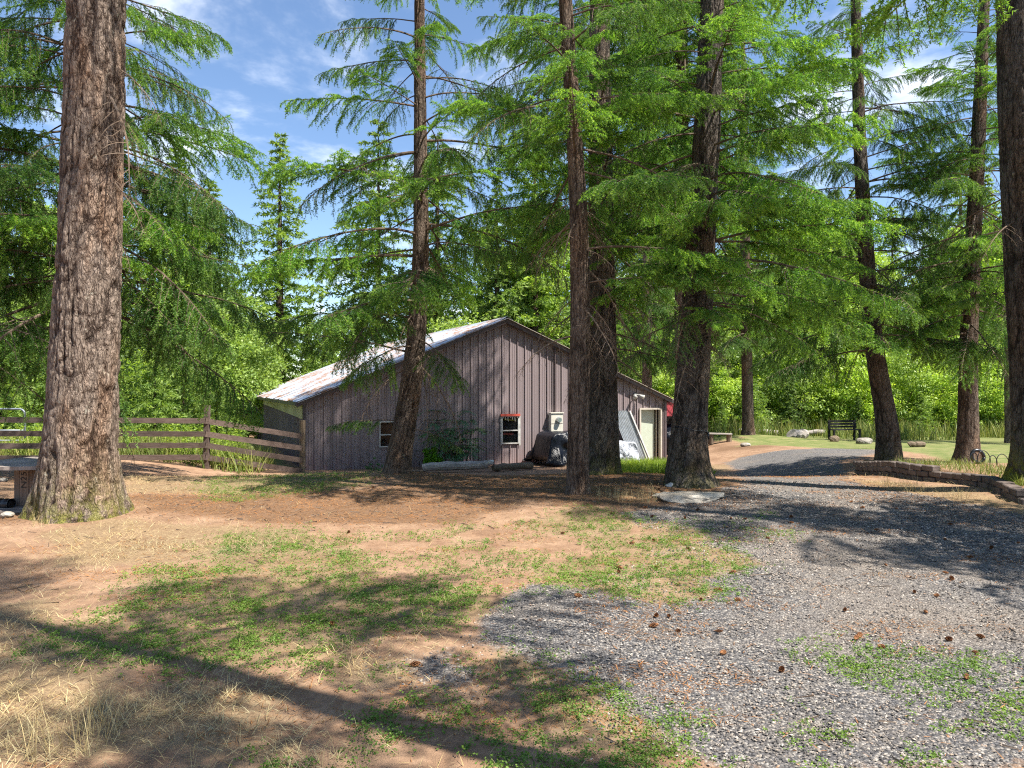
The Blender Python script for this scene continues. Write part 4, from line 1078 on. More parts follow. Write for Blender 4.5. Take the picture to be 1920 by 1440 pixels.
a = gl(1430, 822); lying_log('fallen_log', 'long bleached fallen log behind the far reddish trunk', gp3(a[0] - 0.9, a[1] + 1.5, 0.35), gp3(a[0] + 1.3, a[1] + 1.5, 0.28), 0.13, M_OLDLOG, seed=6)
a = gl(1540, 822); lying_log('fallen_log', 'bleached log lying between the cut log and dark bench', gp3(a[0] - .5, a[1] + 1, 0.28), gp3(a[0] + 0.6, a[1] + 1, 0.30), 0.13, M_OLDLOG, seed=7)
a = gl(1720, 838); lying_log('fallen_log', 'small reddish log on the lawn edge between the bent and straight trunks', gp3(a[0] - .3, a[1], 0.10), gp3(a[0] + 0.25, a[1], 0.10), 0.11, M_POSTW, seed=8)
a = gl(1352, 832); m = MB(); zz = gzs(*a)
m.bar((a[0] - 0.55, a[1], zz + 0.42), (a[0] + 0.45, a[1], zz + 0.40), 0.30, 0.05); pb_ = thing('plank_seat', 'low grey plank on stumps in the tall grass', 'bench', (a[0], a[1], zz)); lobj('plank', m, M_OLDLOG, pb_)
for q in (-0.45, 0.35):
    m = MB(); m.tube([(a[0] + q, a[1], zz - 0.05), (a[0] + q, a[1], zz + 0.37)], 0.12, 8); lobj('stump_leg', m, M_POSTW, pb_)
a = gl(1583, 826); zz = gzs(*a) + 0.05; bn = thing('dark_bench', 'dark slatted garden bench before the bright shrubs', 'bench', (a[0], a[1], zz), 0.1)
for q in (-0.62, 0.62):
    for yy in (-0.22, 0.22):
        m = MB(); m.box((q - .04, yy - .04, -0.1), (q + .04, yy + .04, 0.85 if yy > 0 else 0.42)); m.build('leg', M_DARKW, bn)
for k in range(4):
    m = MB(); m.box((-0.7, -0.25 + k * .12, 0.42), (0.7, -0.15 + k * .12, 0.46)); m.build('seat_slat', M_DARKW, bn)
for k in range(3):
    m = MB(); m.box((-0.7, 0.175, 0.52 + k * .13), (0.7, 0.205, 0.61 + k * .13)); m.build('back_slat', M_DARKW, bn)
a = gl(1565, 829); rock('small_stone', 'rusty orange stone beside the dark bench', gp3(a[0], a[1], 0.12), (0.22, 0.15, 0.16), M_POSTW, 12)
a = gl(1620, 832); rock('small_stone', 'pale tan boulder in grass beside the dark bench', gp3(a[0], a[1], 0.10), (0.34, 0.22, 0.16), M_SLAB, 13)

# ------------------------------------------------------------------ conifers
class Fir:
    """stems and needles of one branch, gathered as segments"""
    def __init__(s, seed):
        s.r = np.random.default_rng(seed); s.seg = []; s.st = MB()
    def axis(s, pts, t0, t1):
        for i in range(len(pts) - 1):
            f = i / max(1, len(pts) - 1)
            s.seg.append((*pts[i], *pts[i + 1], t0 + (t1 - t0) * f, t0 + (t1 - t0) * (f + 1 / (len(pts) - 1))))
    def needles(s, step, k, ln, wd, spread=0.85):
        S = np.array(s.seg); A, B = S[:, :3], S[:, 3:6]
        L = np.linalg.norm(B - A, axis=1); cnt = np.maximum(1, np.round(L / step).astype(int)) * k
        idx = np.repeat(np.arange(len(S)), cnt); n = len(idx); r = s.r
        f = r.random(n)
        p = A[idx] + (B - A)[idx] * f[:, None]
        t = ((B - A) / (L[:, None] + 1e-9))[idx]
        a = r.normal(size=(n, 3)); a -= t * (a * t).sum(1)[:, None]; a /= np.linalg.norm(a, axis=1)[:, None] + 1e-9
        a[:, 2] += 0.15
        d = t * (0.45 + 0.3 * r.random(n))[:, None] + a * spread
        d /= np.linalg.norm(d, axis=1)[:, None]
        w = np.cross(d, r.normal(size=(n, 3))); w /= np.linalg.norm(w, axis=1)[:, None] + 1e-9
        l = ln * (0.7 + 0.6 * r.random(n))[:, None]
        V = np.stack([p - w * wd * 0.5, p + w * wd * 0.5, p + d * l], 1).reshape(-1, 3)
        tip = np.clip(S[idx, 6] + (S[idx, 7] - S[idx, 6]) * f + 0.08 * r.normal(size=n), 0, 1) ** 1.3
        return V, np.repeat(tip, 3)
def curve(p, d, L, droop, n, r, wob=0.05):
    """a limb that leaves p along d and bends down"""
    p = np.array(p, float); d = np.array(d, float); d /= np.linalg.norm(d); out = [p.copy()]; st = L / n
    for i in range(n):
        d = d + np.array([0, 0, -droop / n]) + r.normal(size=3) * wob / math.sqrt(n); d /= np.linalg.norm(d)
        p = p + d * st; out.append(p.copy())
    return np.array(out)
def fir_branch(seed, L=3.0, nl=30, pend=0.7, droop=0.55, up=0.15, step=0.016, k=2, bare=0.12, twg=0.055, wd=0.006, ln=0.030, dead=False, mat=None):
    F = Fir(seed); r = F.r
    main = curve((0, 0, 0), (1, 0, up), L, droop, 16, r, 0.10)
    F.st.tube([tuple(p) for p in main], list(np.linspace(0.026, 0.004, 17)), 5, cap=False)
    F.axis(main[6:], 0.1, 0.9)
    tan = np.gradient(main, axis=0); tan /= np.linalg.norm(tan, axis=1)[:, None]
    for i in range(nl):
        f = bare + (1 - bare) * (i + r.random() * 0.8) / nl
        j = min(15, int(f * 16)); u = f * 16 - j
        p = main[j] * (1 - u) + main[j + 1] * u; t = tan[j]
        sd = 1 if i % 2 else -1
        ang = math.radians(r.uniform(38, 68))
        side = np.array([-t[1], t[0], 0]); side /= np.linalg.norm(side) + 1e-9
        d = t * math.cos(ang) + side * sd * math.sin(ang) + np.array([0, 0, r.uniform(-0.25, 0.15)])
        ll = L * (0.36 * (1 - f) ** 0.6 * min(1, 0.45 + f * 1.6) + 0.06) * r.uniform(0.65, 1.2)
        lat = curve(p, d, ll, pend * r.uniform(0.5, 1.6), 6, r, 0.16)
        F.st.tube([tuple(q) for q in lat], list(np.linspace(0.0075, 0.002, 7)), 3, cap=False)
        if dead or (f < 0.45 and r.random() < 0.25):
            for q in range(int(ll / 0.10)):
                b = lat[r.integers(1, 7)]; F.st.tube([tuple(v) for v in curve(b, d + r.normal(size=3) * 0.9, r.uniform(0.08, 0.3), 1.0, 3, r, 0.5)], [0.0035, 0.003, 0.002, 0.001], 3, cap=False)
            continue
        F.axis(lat[1:], 0.15, 0.9)
        lt = np.gradient(lat, axis=0); lt /= np.linalg.norm(lt, axis=1)[:, None]
        m_ = max(2, int(ll / twg))
        for q in range(m_):
            g_ = 0.12 + 0.86 * (q + r.random()) / m_; jj = min(5, int(g_ * 6)); uu = g_ * 6 - jj
            b = lat[jj] * (1 - uu) + lat[jj + 1] * uu; tt = lt[jj]
            s2 = np.cross(tt, [0, 0, 1]); s2 /= np.linalg.norm(s2) + 1e-9
            dd = tt * 0.75 + s2 * (1 if q % 2 else -1) * r.uniform(0.5, 0.95) + np.array([0, 0, -pend * r.uniform(0.0, 0.9)])
            tl = r.uniform(0.09, 0.26) * (1.15 - 0.5 * g_)
            tw = curve(b, dd, tl, pend * 0.9, 3, r, 0.15)
            F.axis(tw, 0.02 + 0.2 * f * g_, (0.35 + 0.65 * r.random()) * (0.55 + 0.45 * g_))
    nst = F.st
    if dead:
        return nst.mesh('branch', M_DEADTWIG)
    V, tip = F.needles(step, k, ln, wd)
    sv = np.array(nst.V); n0 = len(sv)
    tris = np.arange(len(V)).reshape(-1, 3) + n0
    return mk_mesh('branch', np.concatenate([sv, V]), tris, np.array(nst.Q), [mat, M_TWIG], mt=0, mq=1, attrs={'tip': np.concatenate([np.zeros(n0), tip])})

BR_N = [fir_branch(100 + i, mat=M_NEEDLE, nl=(38, 30, 34, 26, 36, 30)[i], pend=(0.5, 0.9, 0.7, 1.2, 0.4, 0.8)[i], droop=(0.30, 0.45, 0.20, 0.6, 0.5, 0.35)[i], up=(0.22, 0.12, 0.05, 0.10, 0.30, 0.0)[i], twg=0.048, step=0.013, wd=0.0125, ln=0.038, bare=(0.18, 0.28, 0.35, 0.25, 0.2, 0.4)[i]) for i in range(6)]   # fresh, thick
BR_D = [fir_branch(200 + i, mat=M_NEEDLE_D, nl=(34, 28, 32, 24)[i], pend=1.0 + 0.15 * i, droop=(0.35, 0.55, 0.45, 0.65)[i], up=(0.1, 0.0, 0.15, 0.05)[i], twg=0.054, step=0.013, wd=0.0125, ln=0.037, bare=(0.2, 0.3, 0.25, 0.35)[i]) for i in range(4)]      # darker, hanging
BR_T = [fir_branch(300 + i, mat=M_NEEDLE_D, nl=22, pend=1.5, droop=0.6, up=0.0, twg=0.085, step=0.016, wd=0.012, ln=0.036, bare=0.35) for i in range(4)]                                    # thin, pendulous
BR_X = [fir_branch(400 + i, dead=True, nl=16, pend=0.9, droop=0.9, up=-0.05, L=2.2) for i in range(3)]                                                                                       # bare

def trunk_mesh(pts, seed, nseg, hseg, flare=0.0, flh=0.5, ridge=0.02, mat=M_BARK, moss=0.0, nr=9):
    """pts: rows x, y, z, r from base to top"""
    pts = np.array(pts, float); base = pts[0, :3].copy()
    z = np.concatenate([np.linspace(pts[0, 2] - 0.35, pts[0, 2] + flh, max(8, hseg // 6)), np.linspace(pts[0, 2] + flh, min(pts[-1, 2], 9), hseg)[1:], np.linspace(min(pts[-1, 2], 9), pts[-1, 2], 14)[1:]]) if pts[-1, 2] > 9.2 else np.linspace(pts[0, 2] - 0.35, pts[-1, 2], hseg)
    def sm(col):
        v = np.interp(z, pts[:, 2], pts[:, col]); kern = 0.25
        zz = z[:, None]; o = [np.interp(z + q, pts[:, 2], pts[:, col]) for q in (-kern * 2, -kern, 0, kern, kern * 2)]
        return sum(o) / 5
    cx_, cy_, rr_ = sm(0), sm(1), sm(3)
    th = np.arange(nseg) / nseg * 2 * PI
    T, Z = np.meshgrid(th, z); u = T / (2 * PI)
    h = Z - pts[0, 2]
    wp_ = vnoise(u * 6 + 0, Z * 1.2 + seed, 6) * 0.9
    r1 = vnoise(u * nr * 2 + wp_ * 1.5, Z * 1.6 + seed * 3, None if False else nr * 2)
    r2_ = vnoise(u * nr * 5 + wp_ * 2, Z * 5.5 + seed * 5, nr * 5)
    r3 = vnoise(u * nr * 10, Z * 16 + seed * 7, min(256, nr * 10))
    crk = lambda q, w: np.clip(np.abs(q * 2 - 1) / w, 0, 1)
    rid = crk(r1, 0.30) ** 0.7 * 0.50 + crk(r2_, 0.32) * 0.32 + r3 * 0.30 - 0.06
    lob = 0.30 + 1.1 * vnoise(u * 5 + seed, np.zeros_like(Z) + seed, 5) ** 2 + 0.55 * vnoise(u * 9, np.zeros_like(Z) + seed + 3, 9) ** 1.5
    fl = flare * lob * np.exp(-np.maximum(h, -0.2) / (flh * 0.38))
    R = rr_[:, None] * (1 + 0.05 * (vnoise(u * 4, Z * 0.5 + seed, 4) - 0.5)) + fl + ridge * (rid - 0.5)
    V = np.stack([cx_[:, None] + np.cos(T) * R, cy_[:, None] + np.sin(T) * R, Z], -1).reshape(-1, 3) - base
    ny_ = len(z); Ix = np.arange(ny_ * nseg).reshape(ny_, nseg); nxt = np.roll(Ix, -1, 1)
    Qd = np.stack([Ix[:-1], nxt[:-1], nxt[1:], Ix[1:]], -1).reshape(-1, 4)
    me = mk_mesh('trunk', V, quads=Qd, mats=[mat], smooth=True, attrs={'ridge': rid.ravel(), 'moss': (moss * np.exp(-np.maximum(h, 0) / 0.25)).ravel()})
    return me, base, (z, cx_, cy_, rr_)

def fir_tree(name, label, pts, seed, crown, nseg=48, hseg=90, flare=0.06, flh=0.5, ridge=0.016, mat=M_BARK, kinds=(BR_N,), dead=0, dead_z=(0.8, 3.0), group=None, moss=0.0, extra=(), droop_low=8, avoid=None, nr=8, low_n=0, low_z=7.5):
    """crown: z0, z1, count, length at the bottom, length at the top"""
    me, base, ax = trunk_mesh(pts, seed, nseg, hseg, flare, flh, ridge, mat, moss, nr)
    base = Vector([float(q) for q in base])
    root = thing(name, label, 'tree', base, 0, group)
    obj('trunk', me, root)
    r = random.Random(seed)
    def at(z): return Vector((np.interp(z, ax[0], ax[1]), np.interp(z, ax[0], ax[2]), z)), float(np.interp(z, ax[0], ax[3]))
    def put(me_, z, az, ln, pitch, roll=0.0, L0=3.0):
        p, rad = at(z)
        o = obj('branch', me_, root)
        o.location = p + Vector((math.cos(az), math.sin(az), 0)) * rad * 0.6 - base
        o.rotation_mode = 'XYZ'; o.rotation_euler = (roll, pitch, az)
        s = ln / L0; o.scale = (s, s, s)
        return o
    z0, z1, cnt, l0, l1 = crown
    az = r.uniform(0, 6.28)
    zs = low_n and [(random.Random(seed + 50).random() * 0 + (low_z - z0) * (q + r.random()) / low_n) / (z1 - z0) for q in range(low_n)]
    fs = [(i + r.random()) / cnt for i in range(cnt)] + list(zs or [])
    for f in fs:
        z = base.z + z0 + (z1 - z0) * f
        az += 2.399 + r.uniform(-0.5, 0.5)
        if avoid and avoid(az % (2 * PI), z, r): continue
        ln = (l0 + (l1 - l0) * f ** 1.1) * r.uniform(0.65, 1.15)
        pitch = math.radians(droop_low * (1 - f) - 18 * f + r.uniform(-9, 9))
        ks = kinds[0] if (len(kinds) == 1 or r.random() < 0.62) else kinds[r.randrange(1, len(kinds))]
        put(r.choice(ks), z, az, ln, pitch, r.uniform(-0.25, 0.25))
    for i in range(dead):
        z = base.z + r.uniform(*dead_z); put(r.choice(BR_X), z, r.uniform(0, 6.28), r.uniform(0.5, 1.5), math.radians(r.uniform(0, 35)), 0, 2.2)
    for kk, z, azd, ln, pd in extra:
        put(kk, z, math.radians(azd), ln, math.radians(pd), 0.0, 2.2 if kk in BR_X else 3.0)
    return root

def tpts(px, D, top, rtop):
    """trunk points from photo pixels (x, y, width) at one distance, carried on up to height top"""
    out = []
    for x_, y_, w_ in px:
        p = P(x_, y_, D); out.append((p.x, p.y, p.z, w_ / 2 / FPX * D))
    (x1, y1, z1, r1), (x2, y2, z2, r2) = out[-2], out[-1]
    sl_ = max(-0.06, min(0.06, (x2 - x1) / (z2 - z1)))
    for f in (0.33, 0.66, 1.0):
        z = z2 + (top - z2) * f; out.append((x2 + sl_ * (z - z2), D, z, r2 + (rtop - r2) * f))
    g_ = gzs(out[0][0], D)
    out[0] = (out[0][0], D, g_, out[0][3])
    return out
GABLE = lambda a, z, r: z < 5.6 and 2.3 < a < 4.6
# T1: the big trunk on the left
fir_tree('douglas_fir', 'massive bare fir trunk beside the wooden cable spool', tpts([(146, 975, 118), (150, 850, 116), (160, 650, 110), (168, 450, 102), (176, 200, 97), (180, 0, 94)], 8.9, 19, 0.08), 1,
         (8.0, 18.5, 44, 3.2, 0.9), nseg=140, hseg=330, flare=0.22, flh=1.0, ridge=0.055, moss=0.8, kinds=(BR_N, BR_D), dead=0, nr=9,
         extra=[(BR_X[0], 5.1, -25, 1.5, 38), (BR_X[1], 5.45, 5, 0.9, 20), (BR_X[2], 4.1, -10, 0.9, 25), (BR_X[0], 3.45, 0, 0.6, 30)])
# T2: leaning trunk in front of the barn
fir_tree('douglas_fir', 'leaning fir trunk standing before the shaded barn window', tpts([(742, 890, 46), (755, 820, 43), (775, 700, 38), (786, 560, 32), (790, 450, 28), (788, 300, 24), (787, 120, 20)], 14.1, 15, 0.03), 2,
         (2.9, 13.5, 30, 3.3, 0.6), nseg=64, hseg=150, flare=0.05, flh=0.5, ridge=0.022, mat=M_BARK_R, avoid=lambda a, z, r: z < 4.0 and (a > 5.4 or a < 0.7), low_n=42, low_z=9.5, kinds=(BR_N, BR_D, BR_T), dead=14, dead_z=(1.8, 5),
         extra=[(BR_D[0], 0.95, 200, 1.3, -4), (BR_D[1], 0.8, 340, 1.1, 0), (BR_D[2], 2.25, 190, 2.6, -8), (BR_D[3], 2.35, 250, 2.2, 4), (BR_D[1], 2.5, 300, 1.9, 10), (BR_D[0], 2.9, 172, 2.9, -6), (BR_X[0], 2.2, 300, 1.8, 30), (BR_X[2], 2.0, 345, 1.7, 30)])
# T3: straight trunk, nearest of the middle group
fir_tree('douglas_fir', 'straight slim fir trunk standing in front of the tarp pile', tpts([(1083, 927, 42), (1085, 800, 38), (1089, 600, 36), (1085, 400, 32), (1074, 200, 27), (1066, 90, 25)], 10.9, 15, 0.03), 3,
         (4.2, 13.0, 20, 2.2, 0.6), nseg=72, hseg=190, flare=0.03, flh=0.4, ridge=0.020, mat=M_BARK_R, avoid=GABLE, low_n=34, low_z=8.2, kinds=(BR_N, BR_T, BR_D), dead=16, dead_z=(2.2, 4.5),
         extra=[(BR_N[0], 5.0, 262, 2.0, 0), (BR_N[1], 4.4, 300, 2.0, 6), (BR_N[2], 3.6, 330, 2.2, 2), (BR_N[4], 5.3, 205, 1.9, 0), (BR_N[4], 3.1, 330, 1.6, 6)])
# T4: thick dark trunk behind it
fir_tree('douglas_fir', 'thick dark fir trunk beside the leaning metal sheets', tpts([(1134, 886, 58), (1132, 800, 53), (1130, 650, 50), (1128, 450, 46), (1126, 250, 42)], 13.9, 16, 0.04), 4,
         (3.9, 13.5, 22, 2.4, 0.6), nseg=72, hseg=150, flare=0.13, flh=0.7, ridge=0.022, mat=M_BARK_D, avoid=GABLE, low_n=26, low_z=9.5, kinds=(BR_N, BR_T, BR_D), dead=16, dead_z=(2.0, 4.0), moss=0.6,
         extra=[(BR_D[0], 2.3, 330, 1.9, 8), (BR_D[1], 2.6, 10, 2.0, 6)])
# T5: thick trunk with a strap
fir_tree('douglas_fir', 'thick grooved fir trunk with a cable strapped round it', tpts([(1283, 912, 68), (1292, 800, 62), (1300, 700, 58), (1312, 500, 52), (1326, 250, 46), (1332, 100, 42)], 11.9, 16, 0.04), 5,
         (2.9, 13.5, 24, 2.7, 0.6), nseg=84, hseg=190, flare=0.15, flh=0.8, ridge=0.036, mat=M_BARK_D, avoid=lambda a, z, r: z < 4.7 and 2.5 < a < 4.1, low_n=58, low_z=8.6, kinds=(BR_N, BR_N, BR_T), dead=14, dead_z=(2.0, 4.0), moss=0.3, nr=7,
         extra=[(BR_N[0], 3.9, 335, 2.6, 3), (BR_N[1], 4.5, 350, 2.5, 3), (BR_N[2], 3.2, 300, 2.2, 8), (BR_N[3], 2.9, 340, 1.9, 8), (BR_N[4], 2.7, 265, 1.7, 8), (BR_N[0], 3.4, 230, 1.9, 8), (BR_N[1], 5.3, 320, 2.5, 0), (BR_N[2], 5.9, 285, 2.5, 0)])
# T6: far reddish trunk on a mound
fir_tree('douglas_fir', 'far reddish trunk on an orange needle mound at the lawn edge', tpts([(1403, 826, 22), (1402, 750, 20), (1399, 600, 19), (1396, 300, 16)], 35.0, 19, 0.06), 6,
         (4.5, 18.5, 46, 3.6, 1.0), nseg=32, hseg=60, flare=0.10, flh=0.7, ridge=0.02, mat=M_BARK_R, low_n=30, kinds=(BR_N, BR_D))
# T7: bent trunk
fir_tree('douglas_fir', 'dark bent fir trunk curving up beside the gravel drive', tpts([(1664, 862, 46), (1668, 815, 40), (1657, 760, 36), (1640, 660, 31), (1629, 550, 28), (1621, 420, 26), (1613, 270, 21), (1608, 100, 19)], 18.5, 16.5, 0.03), 7,
         (3.0, 15, 30, 3.2, 0.6), nseg=60, hseg=130, flare=0.07, flh=0.6, ridge=0.022, mat=M_BARK_D, low_n=64, low_z=11.5, kinds=(BR_D, BR_N, BR_T), dead=10, dead_z=(3, 8), moss=0.4,
         extra=[(BR_D[0], 2.5, 195, 3.0, 6), (BR_D[1], 3.1, 175, 3.0, 0), (BR_D[2], 2.9, 330, 2.6, 12), (BR_D[3], 3.3, 20, 2.2, 6)])
# T8: straight trunk behind the raised bed
fir_tree('douglas_fir', 'straight dark fir trunk rising behind the wire hoops', tpts([(1815, 866, 38), (1815, 780, 33), (1816, 650, 29), (1824, 480, 26), (1832, 330, 24), (1838, 200, 22)], 18.0, 16.5, 0.04), 8,
         (3.2, 15, 30, 3.0, 0.6), nseg=60, hseg=130, flare=0.10, flh=0.6, ridge=0.02, mat=M_BARK_R, low_n=64, low_z=11.5, kinds=(BR_N, BR_D, BR_T), dead=10, dead_z=(4, 8),
         extra=[(BR_N[0], 4.6, 250, 2.6, 6), (BR_N[1], 4.1, 230, 2.4, 8), (BR_N[3], 3.9, 280, 2.3, 10), (BR_D[2], 2.9, 215, 2.2, 14)])
# T9: near trunk at the right edge
fir_tree('douglas_fir', 'large dark fir trunk with yellow moss at its foot by the block wall', tpts([(1948, 935, 84), (1946, 850, 76), (1938, 700, 72), (1925, 450, 72), (1917, 250, 72), (1912, 80, 70)], 10.9, 17, 0.05), 9,
         (8.5, 16.5, 22, 2.0, 0.8), nseg=96, hseg=220, flare=0.12, flh=0.6, ridge=0.034, mat=M_BARK_D, kinds=(BR_D, BR_N), dead=0, moss=2.2,
         extra=[(BR_N[1], 3.0, 165, 0.9, 10), (BR_X[0], 4.4, 150, 1.2, 10), (BR_X[1], 4.0, 200, 1.0, 10)])
# T10: background trunk at the right, T11 behind the barn
fir_tree('douglas_fir', 'pale grey trunk standing in tall grass behind the raised bed', tpts([(1898, 828, 24), (1896, 700, 22), (1894, 500, 20)], 32.0, 18, 0.06), 10, (5.5, 17.5, 40, 3.4, 1.0), nseg=32, hseg=60, flare=0.05, low_n=24, kinds=(BR_D, BR_N))
fir_tree('douglas_fir', 'fir trunk rising behind the barn roof by the thick dark trunk', tpts([(1213, 840, 20), (1213, 700, 18), (1214, 400, 16)], 36.0, 19, 0.06), 11, (4.5, 18.5, 44, 3.4, 1.0), nseg=32, hseg=60, flare=0.05, low_n=30, kinds=(BR_D, BR_N))
# firs whose trunks the big trunks hide
fir_tree('douglas_fir', 'dark drooping fir growing behind the massive trunk', tpts([(165, 890, 44), (166, 600, 38), (168, 300, 30)], 14.6, 17, 0.04), 12,
         (3.2, 16.5, 84, 3.9, 0.9), nseg=40, hseg=80, low_n=52, low_z=9.8, kinds=(BR_D, BR_N, BR_T), dead=4, droop_low=14, extra=[(BR_D[0], 3.4, 350, 2.8, 12), (BR_D[1], 3.9, 330, 2.9, 10), (BR_D[2], 4.4, 10, 3.1, 8), (BR_D[3], 2.9, 190, 2.7, 14), (BR_D[0], 3.8, 205, 2.7, 10), (BR_N[0], 4.0, 310, 2.6, 10), (BR_N[3], 5.2, 340, 3.0, 8)])
fir_tree('douglas_fir', 'dark fir with hanging boughs left of the massive trunk', [(-10.6, 13.5, gzs(-10.6, 13.5), 0.24), (-10.6, 13.5, 6, 0.19), (-10.5, 13.5, 16, 0.04)], 13, (2.2, 15.5, 56, 3.3, 0.9), nseg=32, hseg=60, low_n=30, kinds=(BR_D, BR_T), dead=4, droop_low=14)
fir_tree('douglas_fir', 'fir crown filling the gap behind the two middle trunks', [(2.28, 18.6, gzs(2.28, 18.6), 0.22), (2.3, 18.6, 6, 0.19), (2.3, 18.6, 20.5, 0.04)], 14, (6.2, 20, 120, 3.0, 1.6), nseg=32, hseg=60, low_n=14, kinds=(BR_D, BR_N), mat=M_BARK_D)
# firs beside and behind the camera: their boughs hang into the top of the view and shade the yard
fir_tree('douglas_fir', 'fir standing right of the gravel whose boughs hang over the drive', [(8.7, 6.2, 0.0, 0.27), (8.6, 6.2, 6, 0.22), (8.5, 6.2, 19.5, 0.04)], 15, (3.9, 19, 74, 3.3, 0.7), nseg=32, hseg=60, low_n=34, kinds=(BR_D, BR_N), dead=4, dead_z=(3.5, 6),
         extra=[(BR_X[0], 5.6, 150, 2.6, 14), (BR_X[1], 5.3, 165, 2.4, 18), (BR_D[2], 5.7, 155, 3.4, 10), (BR_D[0], 6.1, 140, 3.4, 10)])
fir_tree('douglas_fir', 'fir overhanging the foreground whose twig tips hang above the gravel', [(2.05, 2.15, 0.0, 0.11), (2.05, 2.15, 6, 0.10), (2.05, 2.15, 15, 0.03)], 16, (7.0, 14.6, 40, 2.5, 0.8), nseg=32, hseg=60, kinds=(BR_N, BR_T, BR_D), extra=[(BR_N[0], 3.62, 118, 1.5, 12), (BR_N[2], 3.6, 98, 1.4, 8)] + [(BR_N[q % 6], 4.2 + 0.2 * q, 137.5 * q, 0.7 + 0.055 * q + 0.35 * ((q * 7) % 3) / 2, 5) for q in range(16)])  # short low boughs, out of view, added to break up the trunk's shadow
fir_tree('douglas_fir', 'taller fir crown behind the strapped trunk, added to shade the barn wall', [(4.7, 20.5, gzs(4.7, 20.5), 0.2), (4.7, 20.5, 6, 0.17), (4.7, 20.5, 20.5, 0.04)], 18, (7.5, 20, 130, 2.3, 1.5), nseg=32, hseg=60, kinds=(BR_N, BR_D))  # added for the shade on the barn's left wall; trunk kept hidden
fir_tree('douglas_fir', 'fir crown just behind the strapped trunk, added to shade the barn wall', [(4.35, 19.2, gzs(4.35, 19.2), 0.17), (4.35, 19.2, 6, 0.15), (4.35, 19.2, 20.5, 0.04)], 19, (7.5, 20, 130, 2.8, 1.6), nseg=32, hseg=60, kinds=(BR_N, BR_D))  # another hidden trunk, its crown added to widen the shade on the barn

# strap round T5, orange marks on the trunks
sc5 = P(1294, 808, 11.9); m = MB(); pts = []
for k in range(33):
    a = 2 * PI * k / 32; pts.append((sc5.x + 0.285 * math.cos(a), sc5.y + 0.285 * math.sin(a), sc5.z + 0.03 - 0.05 * math.cos(a) + 0.008 * math.sin(5 * a)))
m.tube(pts, 0.011, 6, cap=False); m.tube([(sc5.x + 0.23, sc5.y - 0.20, sc5.z - 0.01), (sc5.x + 0.24, sc5.y - 0.21, sc5.z - 0.12)], 0.016, 6)
tag(m.build('cable_strap', M_BLACKP, smooth=True), 'thin black cable strapped round the thick grooved trunk', 'cable')

# ------------------------------------------------------------------ background wood: conifers with one crown mesh each, broadleaf shrubs
def far_crown(seed, H=12.0, R=2.4, nb=150, mat=M_NEEDLE_FAR, bottom=0.08):
    r = np.random.default_rng(seed); Vs = []; Ts = []; tips = []; n0 = 0
    F = Fir(seed)
    for i in range(nb):
        f = bottom + (1 - bottom) * (i + r.random()) / nb
        z = H * f; L = R * (1 - f) ** 0.8 * r.uniform(0.6, 1.15) + 0.15; az = i * 2.399 + r.uniform(-.4, .4)
        d = np.array([math.cos(az), math.sin(az), 0.25 - 0.2 * (1 - f)])
        ax_ = curve((0, 0, z), d, L, 0.35, 6, r, 0.1); F.axis(ax_, 0.1, 0.8)
        for q in range(int(6 + 9 * L)):
            b = ax_[r.integers(1, 7)]; s_ = np.array([-d[1], d[0], 0]) * (1 if q % 2 else -1)
            tw = curve(b, d * 0.6 + s_ * 0.8 + np.array([0, 0, -0.25]), L * r.uniform(0.15, 0.36), 0.6, 2, r, 0.2); F.axis(tw, 0.2, 0.6 + 0.4 * r.random())
    V, tip = F.needles(0.075, 2, 0.15, 0.060, 0.8)
    return mk_mesh('crown', V, np.arange(len(V)).reshape(-1, 3), mats=[mat], attrs={'tip': tip})
FC = [far_crown(31), far_crown(32, R=2.0), far_crown(33, R=2.8, nb=120)]
FS = far_crown(34, H=4.0, R=1.25, nb=70, bottom=0.03, mat=M_NEEDLE_FAR)
ftm = MB(); ftm.tube([(0, 0, -0.3), (0, 0, 2), (0, 0, 6), (0, 0, 12)], [0.2, 0.17, 0.11, 0.01], 10); FT = ftm.mesh('trunk', M_BARK, True)
def far_fir(x, y, H, label, group, seed, crown=None):
    r = random.Random(seed); t = thing('pine_tree', label, 'tree', gp3(x, y), r.uniform(0, 6.28), group)
    for nm, me_ in (('trunk', FT), ('crown', crown or FC[seed % 3])):
        o = obj(nm, me_, t); s_ = H / 12; wv_ = r.uniform(0.85, 1.25); o.scale = (s_ * wv_, s_ * wv_, s_)
        if nm == 'crown' and crown is not None: o.scale = (H / 4 * wv_, H / 4 * wv_, H / 4)
    return t
rr = random.Random(77)
far_fir(-14.0, 45, 18.0, 'broad far fir spire standing against the sky gap behind the barn', None, 1)
LBL = 'far fir in the wood behind the lawn and barn'
for i in range(56):
    x = -44 + 98 * (i + rr.random()) / 56; y = rr.uniform(48, 68)
    px = x / y * FPX + CX
    H = rr.uniform(13, 21)
    if 400 < px < 680: H = rr.uniform(6, 10)
    far_fir(x, y, H, LBL, 'firs in the far wood', 100 + i)
